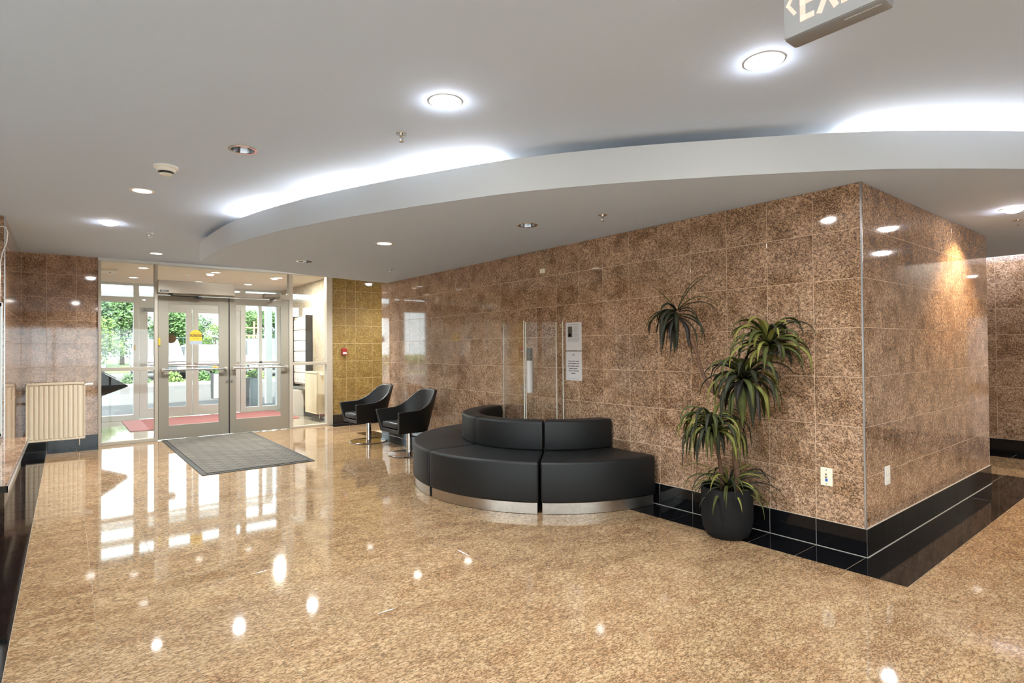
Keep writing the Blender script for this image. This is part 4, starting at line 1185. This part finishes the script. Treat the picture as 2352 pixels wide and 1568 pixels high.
crown((3.51, 2.49, 1.53), 36, 0.2, 0.34, 0.032, 0.5, -0.9, 2.0, 3.4, ['leaf_dark', 'leaf_dry', 'leaf_dark', 'leaf_dark'], (2.6, 0.5, 0.9))
D0 = Vector((3.51, 2.49, 1.55)) - Vector((PX, PY, 0))
for az, el, ln, dr, mt in ((-1.2, 1.15, 0.34, 1.0, 'leaf_green'), (-0.9, 1.25, 0.30, 0.8, 'leaf_dark'), (-1.5, 0.75, 0.36, 2.1, 'leaf_green'), (-1.4, 0.55, 0.38, 2.3, 'leaf_dark'), (1.9, 0.95, 0.26, 0.5, 'leaf_green'), (1.7, 0.2, 0.30, 1.7, 'leaf_dark'), (2.3, -0.1, 0.30, 1.4, 'leaf_green')):
    leaf(D0, az, el, ln, 0.018, dr, mt)
crown((3.54, 2.12, 0.33), 44, 0.22, 0.42, 0.019, 1.0, 0.35, 1.6, 3.2, ['leaf_green', 'leaf_dark', 'leaf_dark', 'leaf_olive'])

# ------------------------------------------------------------------ outdoors
struct(MB().box(-60, 90, YV + 0.15, 25.4, -0.25, -0.06).build('ground_drive', 'asphalt'), 'asphalt drive in front of the building')
struct(MB().box(-60, 90, 25.4, 25.62, -0.2, 0.06).build('kerb', 'concrete'), 'long concrete kerb across the drive')
struct(MB().box(-60, 90, 25.62, 28.0, -0.2, 0.03).build('ground_verge', 'lawn'), 'grass verge behind the kerb')
struct(MB().box(-60, 90, 28.0, 42, -0.2, -0.05).build('ground_parking', 'asphalt'), 'parking area behind the verge')
struct(MB().box(-60, 90, 42, 120, -0.2, 0.0).build('ground_field', 'lawn'), 'lawn below the far trees')
struct(MB().box(6.2, 40, 2, YV + 0.15, -0.2, -0.02).build('ground_side_lawn', 'lawn'), 'lawn beside the building')
struct(MB().box(-60, 40, -60, -4.12, -0.25, -0.06).box(-60, -3.32, -4.12, YV + 0.15, -0.25, -0.06).build('ground_forecourt', 'concrete'), 'pale forecourt paving outside the added unseen windows')
cn = struct(MB().box(-2.0, 4.1, 15.0, 15.12, 2.48, 2.60).build('trim_4', 'white_plastic'), 'slim white portal beam outside the entrance')
MB().box(-2.0, -1.85, 14.98, 15.14, -0.06, 2.48).build('post', 'white_plastic', cn)
MB().box(3.95, 4.1, 14.98, 15.14, -0.06, 2.48).build('post', 'white_plastic', cn)
struct(MB().box(3.86, 5.2, YC + 0.25, 13.0, 0, ZM).build('wall_outer_corner', 'facade_blue'))
struct(MB().box(3.75, 4.0, 13.2, 13.5, -0.06, 2.62).build('canopy_column', 'facade_blue'), 'pale blue canopy column right of the outer doors')
struct(MB().box(-2.0, XV0 - 0.2, YV, YV + 0.2, 0, 3.0).build('wall_facade_left', 'facade_blue'))
for x, y, h, lab, rz in ((3.36, 17.7, 0.70, 'tall planter with orange flowers seen through the left door leaf', 0.1), (3.50, 14.35, 0.70, 'tall silver and black planter with dark foliage seen through the right door leaf', 0.12)):
    rt = thing('tall_planter', lab, 'planter', (x, y, -0.06), rz, 'planters outside the doors')
    w0, w1 = 0.13, 0.145
    m = MB(); m.add([(-w0, -w0, 0), (w0, -w0, 0), (w0, w0, 0), (-w0, w0, 0), (-w1, -w1, h), (w1, -w1, h), (w1, w1, h), (-w1, w1, h)], [(0, 1, 5, 4), (1, 2, 6, 5), (2, 3, 7, 6), (3, 0, 4, 7), (0, 3, 2, 1), (4, 5, 6, 7)])
    m.build('body', 'planter_black', rt)
    MB().box(-w0 - 0.01, 0.03, -w1 - 0.012, -w0 + 0.005, 0.01, h - 0.01).build('front_panel', 'planter_silver', rt)
    MB().box(0.04, w0 * 0.7, -w1 - 0.012, -w0 + 0.005, 0.01, h - 0.01).build('front_panel', 'planter_silver', rt)
    lf = MB()
    for k in range(90):
        c0 = Vector((rnd.uniform(-0.13, 0.13), rnd.uniform(-0.13, 0.13), h + rnd.uniform(0, 0.16)))
        u_ = Vector((rnd.uniform(-1, 1), rnd.uniform(-1, 1), rnd.uniform(-1, 1))).normalized() * 0.04; v_ = u_.orthogonal().normalized() * 0.022
        lf.add([c0 - u_, c0 + v_, c0 + u_, c0 - v_], [(0, 1, 2, 3)])
    o = lf.build('foliage', 'foliage_mid', rt); o['kind'] = 'stuff'
    if y > 16:
        for k in range(7):
            MB().lathe([(0, -0.02), (0.03, 0.0), (0.035, 0.02), (0, 0.03)], 8, (rnd.uniform(-0.12, 0.12), rnd.uniform(-0.14, 0.0), h + 0.14 + rnd.uniform(0, 0.06))).build('flower', 'flower_orange', rt, True)
# cars
def car(label, x, y, mat, h=1.62, w=1.82, L=4.5, van=False, rz=0):
    rt = thing('parked_car', label, 'car', (x, y, -0.05), rz, 'cars on the parking area')
    if van:
        prof = [(-L / 2, 0.35), (-L / 2, 0.85), (-L / 2 + 0.25, 1.0), (-L / 2 + 0.95, 1.08), (-L / 2 + 1.6, h), (L / 2 - 0.1, h), (L / 2, h - 0.15), (L / 2, 0.35)]
        win = [(-L / 2 + 1.05, 1.1), (-L / 2 + 1.63, h - 0.1), (L / 2 - 1.6, h - 0.1), (L / 2 - 1.6, 1.1)]
        ws = [(-L / 2 + 0.98, 1.09), (-L / 2 + 1.58, h - 0.05)]
    else:
        prof = [(-L / 2, 0.32), (-L / 2, 0.72), (-L / 2 + 0.15, 0.86), (-L / 2 + 1.15, 0.98), (-L / 2 + 1.85, h - 0.03), (-L / 2 + 2.3, h), (L / 2 - 1.0, h - 0.04), (L / 2 - 0.3, 1.05), (L / 2, 0.95), (L / 2, 0.32)]
        win = [(-L / 2 + 1.35, 1.0), (-L / 2 + 1.92, h - 0.09), (L / 2 - 1.05, h - 0.1), (L / 2 - 0.5, 1.02)]
        ws = [(-L / 2 + 1.2, 1.0), (-L / 2 + 1.83, h - 0.05)]
    m = MB(); n = len(prof); rows = []
    for s, tuck in ((-1, 1), (1, 1)):
        for yy, zz in prof:
            k = 1 - 0.2 * max(0, (zz - 0.95) / (h - 0.95)) 
            m.v.append((s * w / 2 * k, yy, zz))
    m.f = [tuple(range(n)), tuple(range(n, 2 * n))[::-1]] + [(i, (i + 1) % n, n + (i + 1) % n, n + i) for i in range(n)]
    m.build('body', mat, rt)
    wm = MB()
    for s in (-1, 1):
        pts = []
        for yy, zz in win:
            k = 1 - 0.2 * max(0, (zz - 0.95) / (h - 0.95))
            pts.append((s * (w / 2 * k + 0.012), yy, zz))
        wm.add(pts, [(0, 1, 2, 3)])
    wm.build('side_window', 'car_window', rt)
    (ya, za), (yb, zb3) = ws
    f = MB(); k1 = 1 - 0.2 * max(0, (za - 0.95) / (h - 0.95)); k2 = 1 - 0.2 * max(0, (zb3 - 0.95) / (h - 0.95))
    f.add([(-w / 2 * k1 * 0.92, ya - 0.03, za + 0.02), (w / 2 * k1 * 0.92, ya - 0.03, za + 0.02), (w / 2 * k2 * 0.9, yb - 0.03, zb3 + 0.01), (-w / 2 * k2 * 0.9, yb - 0.03, zb3 + 0.01)], [(0, 1, 2, 3)])
    f.build('windscreen', 'car_window', rt)
    for s in (-1, 1):
        MB().box(s * w * 0.47, s * w * 0.30, -L / 2 - 0.02, -L / 2 + 0.1, 0.62, 0.76, 0.02).build('headlamp', 'headlamp', rt)
        for yy in (-L / 2 + 0.85, L / 2 - 0.85):
            wh_ = MB().tube([(s * (w / 2 - 0.2), yy, 0.33), (s * (w / 2 + 0.01), yy, 0.33)], 0.33, 18).build('wheel', 'tyre', rt, True)
            MB().tube([(s * (w / 2 + 0.008), yy, 0.33), (s * (w / 2 + 0.02), yy, 0.33)], 0.2, 14).build('hub_cap', 'car_silver', wh_, True)
    MB().box(-w * 0.28, w * 0.28, -L / 2 - 0.015, -L / 2 + 0.05, 0.45, 0.68, 0.01).build('grille', 'car_window', rt)
    MB().box(-w * 0.47, w * 0.47, -L / 2 - 0.04, -L / 2 + 0.1, 0.32, 0.44, 0.02).build('bumper', 'dark_metal', rt)
car('white van parked behind the left inner door stile', 3.55, 33.0, 'car_white', 1.9, 1.95, 4.9, True)
car('white hatchback right of the parked van', 5.55, 33.4, 'car_white', 1.66)
car('white pickup-height car seen beside the orange flowers', 8.35, 33.0, 'car_white', 1.95, 1.95, 5.0, True)
car('silver car parked at the left seen below the near tree', 0.55, 35.0, 'car_silver', 1.5)
car('pale blue car seen through the right inner door leaf', 11.9, 31.5, 'car_blue', 1.55, rz=0.5)
car('white car farther back seen through the right inner door leaf', 13.2, 38.0, 'car_white', 1.6)
# trees
def tree(name, label, x, y, h, r, mat, seed, n=1500, trunk_h=None, leaf_s=0.16, squash=0.8):
    rg = random.Random(seed)
    rt = thing(name, label, 'tree', (x, y, -0.05), group='trees outside')
    th = trunk_h if trunk_h else h * 0.3
    MB().tube([(0, 0, 0), (0.05, 0.02, th), (0.0, 0.0, h * 0.75)], [r * 0.07, r * 0.055, r * 0.02], 8).build('trunk', 'bark', rt, True)
    m = MB(); blobs = []
    for k in range(26):
        a = rg.uniform(0, 2 * PI); q = math.sqrt(rg.random()) * r * 0.75
        z = th + (h - th) * (0.12 + 0.8 * rg.random())
        f = 1 - 0.5 * ((z - th) / (h - th)) ** 2
        blobs.append((Vector((math.cos(a) * q * f, math.sin(a) * q * f, z)), r * rg.uniform(0.22, 0.40)))
    for k in range(n):
        b, br = blobs[k % len(blobs)]
        d = Vector((rg.gauss(0, 1), rg.gauss(0, 1), rg.gauss(0, 1))).normalized()
        c0 = b + Vector((d.x, d.y, d.z * squash)) * br * rg.uniform(0.55, 1.05)
        u_ = Vector((rg.gauss(0, 1), rg.gauss(0, 1), rg.gauss(0, 0.6))).normalized(); v_ = u_.orthogonal().normalized()
        s = leaf_s * rg.uniform(0.7, 1.4)
        m.add([c0 - u_ * s, c0 + v_ * s * 0.6, c0 + u_ * s, c0 - v_ * s * 0.6], [(0, 1, 2, 3)])
    o = m.build('foliage', mat, rt); o['kind'] = 'stuff'
tree('young_tree', 'young bright green tree near the kerb seen through the left side pane', 0.85, 27.0, 2.75, 1.05, 'foliage_light', 3, 5000, 0.5, 0.045)
tree('young_tree', 'young light green tree by the playground frame behind the cars', 7.0, 37.5, 2.9, 1.1, 'foliage_light', 5, 3500, 0.7, 0.05)
tree('young_tree', 'young light green tree seen through the right inner door leaf', 12.6, 40.5, 3.4, 1.3, 'foliage_light', 6, 3500, 0.8, 0.055)
far = [(-4.5, 62, 6.6, 3.6), (0.8, 56, 6.3, 3.0), (4.2, 66, 6.6, 3.4), (7.6, 58, 4.9, 2.5), (10.6, 67, 5.4, 3.0), (13.8, 59, 5.2, 2.7), (17.2, 67, 5.8, 3.2), (20.8, 59, 5.6, 3.0), (25.5, 68, 8.0, 3.6), (29.5, 58, 8.2, 3.4), (34.5, 68, 8.4, 3.8)]
far_lab = ['leftmost tall tree behind the parking area', 'tall tree rising behind the young tree at the left', 'tall tree behind the light pole', 'lower tree behind the white van', 'deep green tree between the two outer door leaves', 'rounded tree above the playground frame', 'tree right of the playground frame', 'tree behind the door meeting stiles', 'tall tree seen left in the right inner door leaf', 'tall tree seen right in the right inner door leaf', 'rightmost far tree behind the building corner']
for k, (x, y, h, r) in enumerate(far):
    tree('far_tree', far_lab[k], x, y, h, r, ['foliage_mid', 'foliage_deep', 'foliage_mid'][k % 3], 20 + k, 7000, h * 0.12, 0.13)
for k, (x, y) in enumerate(((3.3, 26.4), (4.4, 26.5), (5.5, 26.4), (2.15, 26.6), (6.6, 26.5))):
    rg = random.Random(60 + k); rt = thing('kerb_shrub', ['second', 'third', 'fourth', 'first', 'fifth'][k] + ' low green shrub from the left on the verge behind the kerb', 'shrub', (x, y, 0.03), group='shrubs on the verge')
    m = MB()
    for j in range(420):
        d = Vector((rg.gauss(0, 1), rg.gauss(0, 1), abs(rg.gauss(0, 1)))).normalized(); c0 = Vector((d.x * 0.5, d.y * 0.4, d.z * 0.42)) * rg.uniform(0.5, 1.05)
        u_ = Vector((rg.gauss(0, 1), rg.gauss(0, 1), rg.gauss(0, 1))).normalized() * 0.06; v_ = u_.orthogonal().normalized() * 0.035
        m.add([c0 - u_, c0 + v_, c0 + u_, c0 - v_], [(0, 1, 2, 3)])
    o = m.build('foliage', 'foliage_mid' if k % 2 else 'foliage_light', rt); o['kind'] = 'stuff'
    MB().tube([(0, 0, 0), (0.02, 0, 0.25)], 0.02, 6).build('stem', 'bark', rt)
def pole(label, x, y, h):
    rt = thing('lamp_post', label, 'lamp post', (x, y, -0.05))
    MB().tube([(0, 0, 0), (0, 0, h)], [0.07, 0.05], 10).build('mast', 'white_plastic', rt, True)
    MB().box(-0.45, 0.35, -0.1, 0.1, h, h + 0.08, 0.02).build('lamp_head', 'white_plastic', rt)
    MB().tube([(0, 0, 0), (0, 0, 0.3)], 0.14, 12).build('footing', 'concrete', rt, True)
pole('slim white lamp post seen through the left side pane', 3.45, 41.0, 3.7)
pole('slim white lamp post seen through the right inner door leaf', 14.2, 44.0, 6.0)
fn = thing('mesh_fence', 'teal metal fence behind the parked cars', 'fence', (4, 43.5, 0))
for k in range(40):
    MB().tube([(-8 + k * 0.6, 0, 0), (-8 + k * 0.6, 0, 2.15)], 0.018, 6).build('post', 'fence_teal', fn)
for z in (0.4, 2.15):
    MB().tube([(-8, 0, z), (15.4, 0, z)], 0.025, 6).build('rail', 'fence_teal', fn)
pg = thing('playground_frame', 'pinkish timber playground frame behind the parked cars', 'playground', (11.0, 47.0, 0))
for x, y, z in ((-0.8, 0, 3.4), (0.8, 0, 3.9), (-0.8, 1.2, 3.2), (0.8, 1.2, 3.6)):
    MB().box(x - 0.06, x + 0.06, y - 0.06, y + 0.06, 0, z).build('post', 'playground_wood', pg)
for z in (1.6, 2.4, 3.0):
    MB().box(-0.9, 0.9, -0.05, 0.05, z, z + 0.1).build('beam', 'playground_wood', pg)
for k in range(6):
    MB().box(-0.75 + k * 0.28, -0.65 + k * 0.28, -0.03, 0.03, 1.6, 2.4).build('slat', 'playground_wood', pg)
MB().box(-0.9, 0.9, 0, 1.3, 1.5, 1.6).build('deck', 'playground_wood', pg)
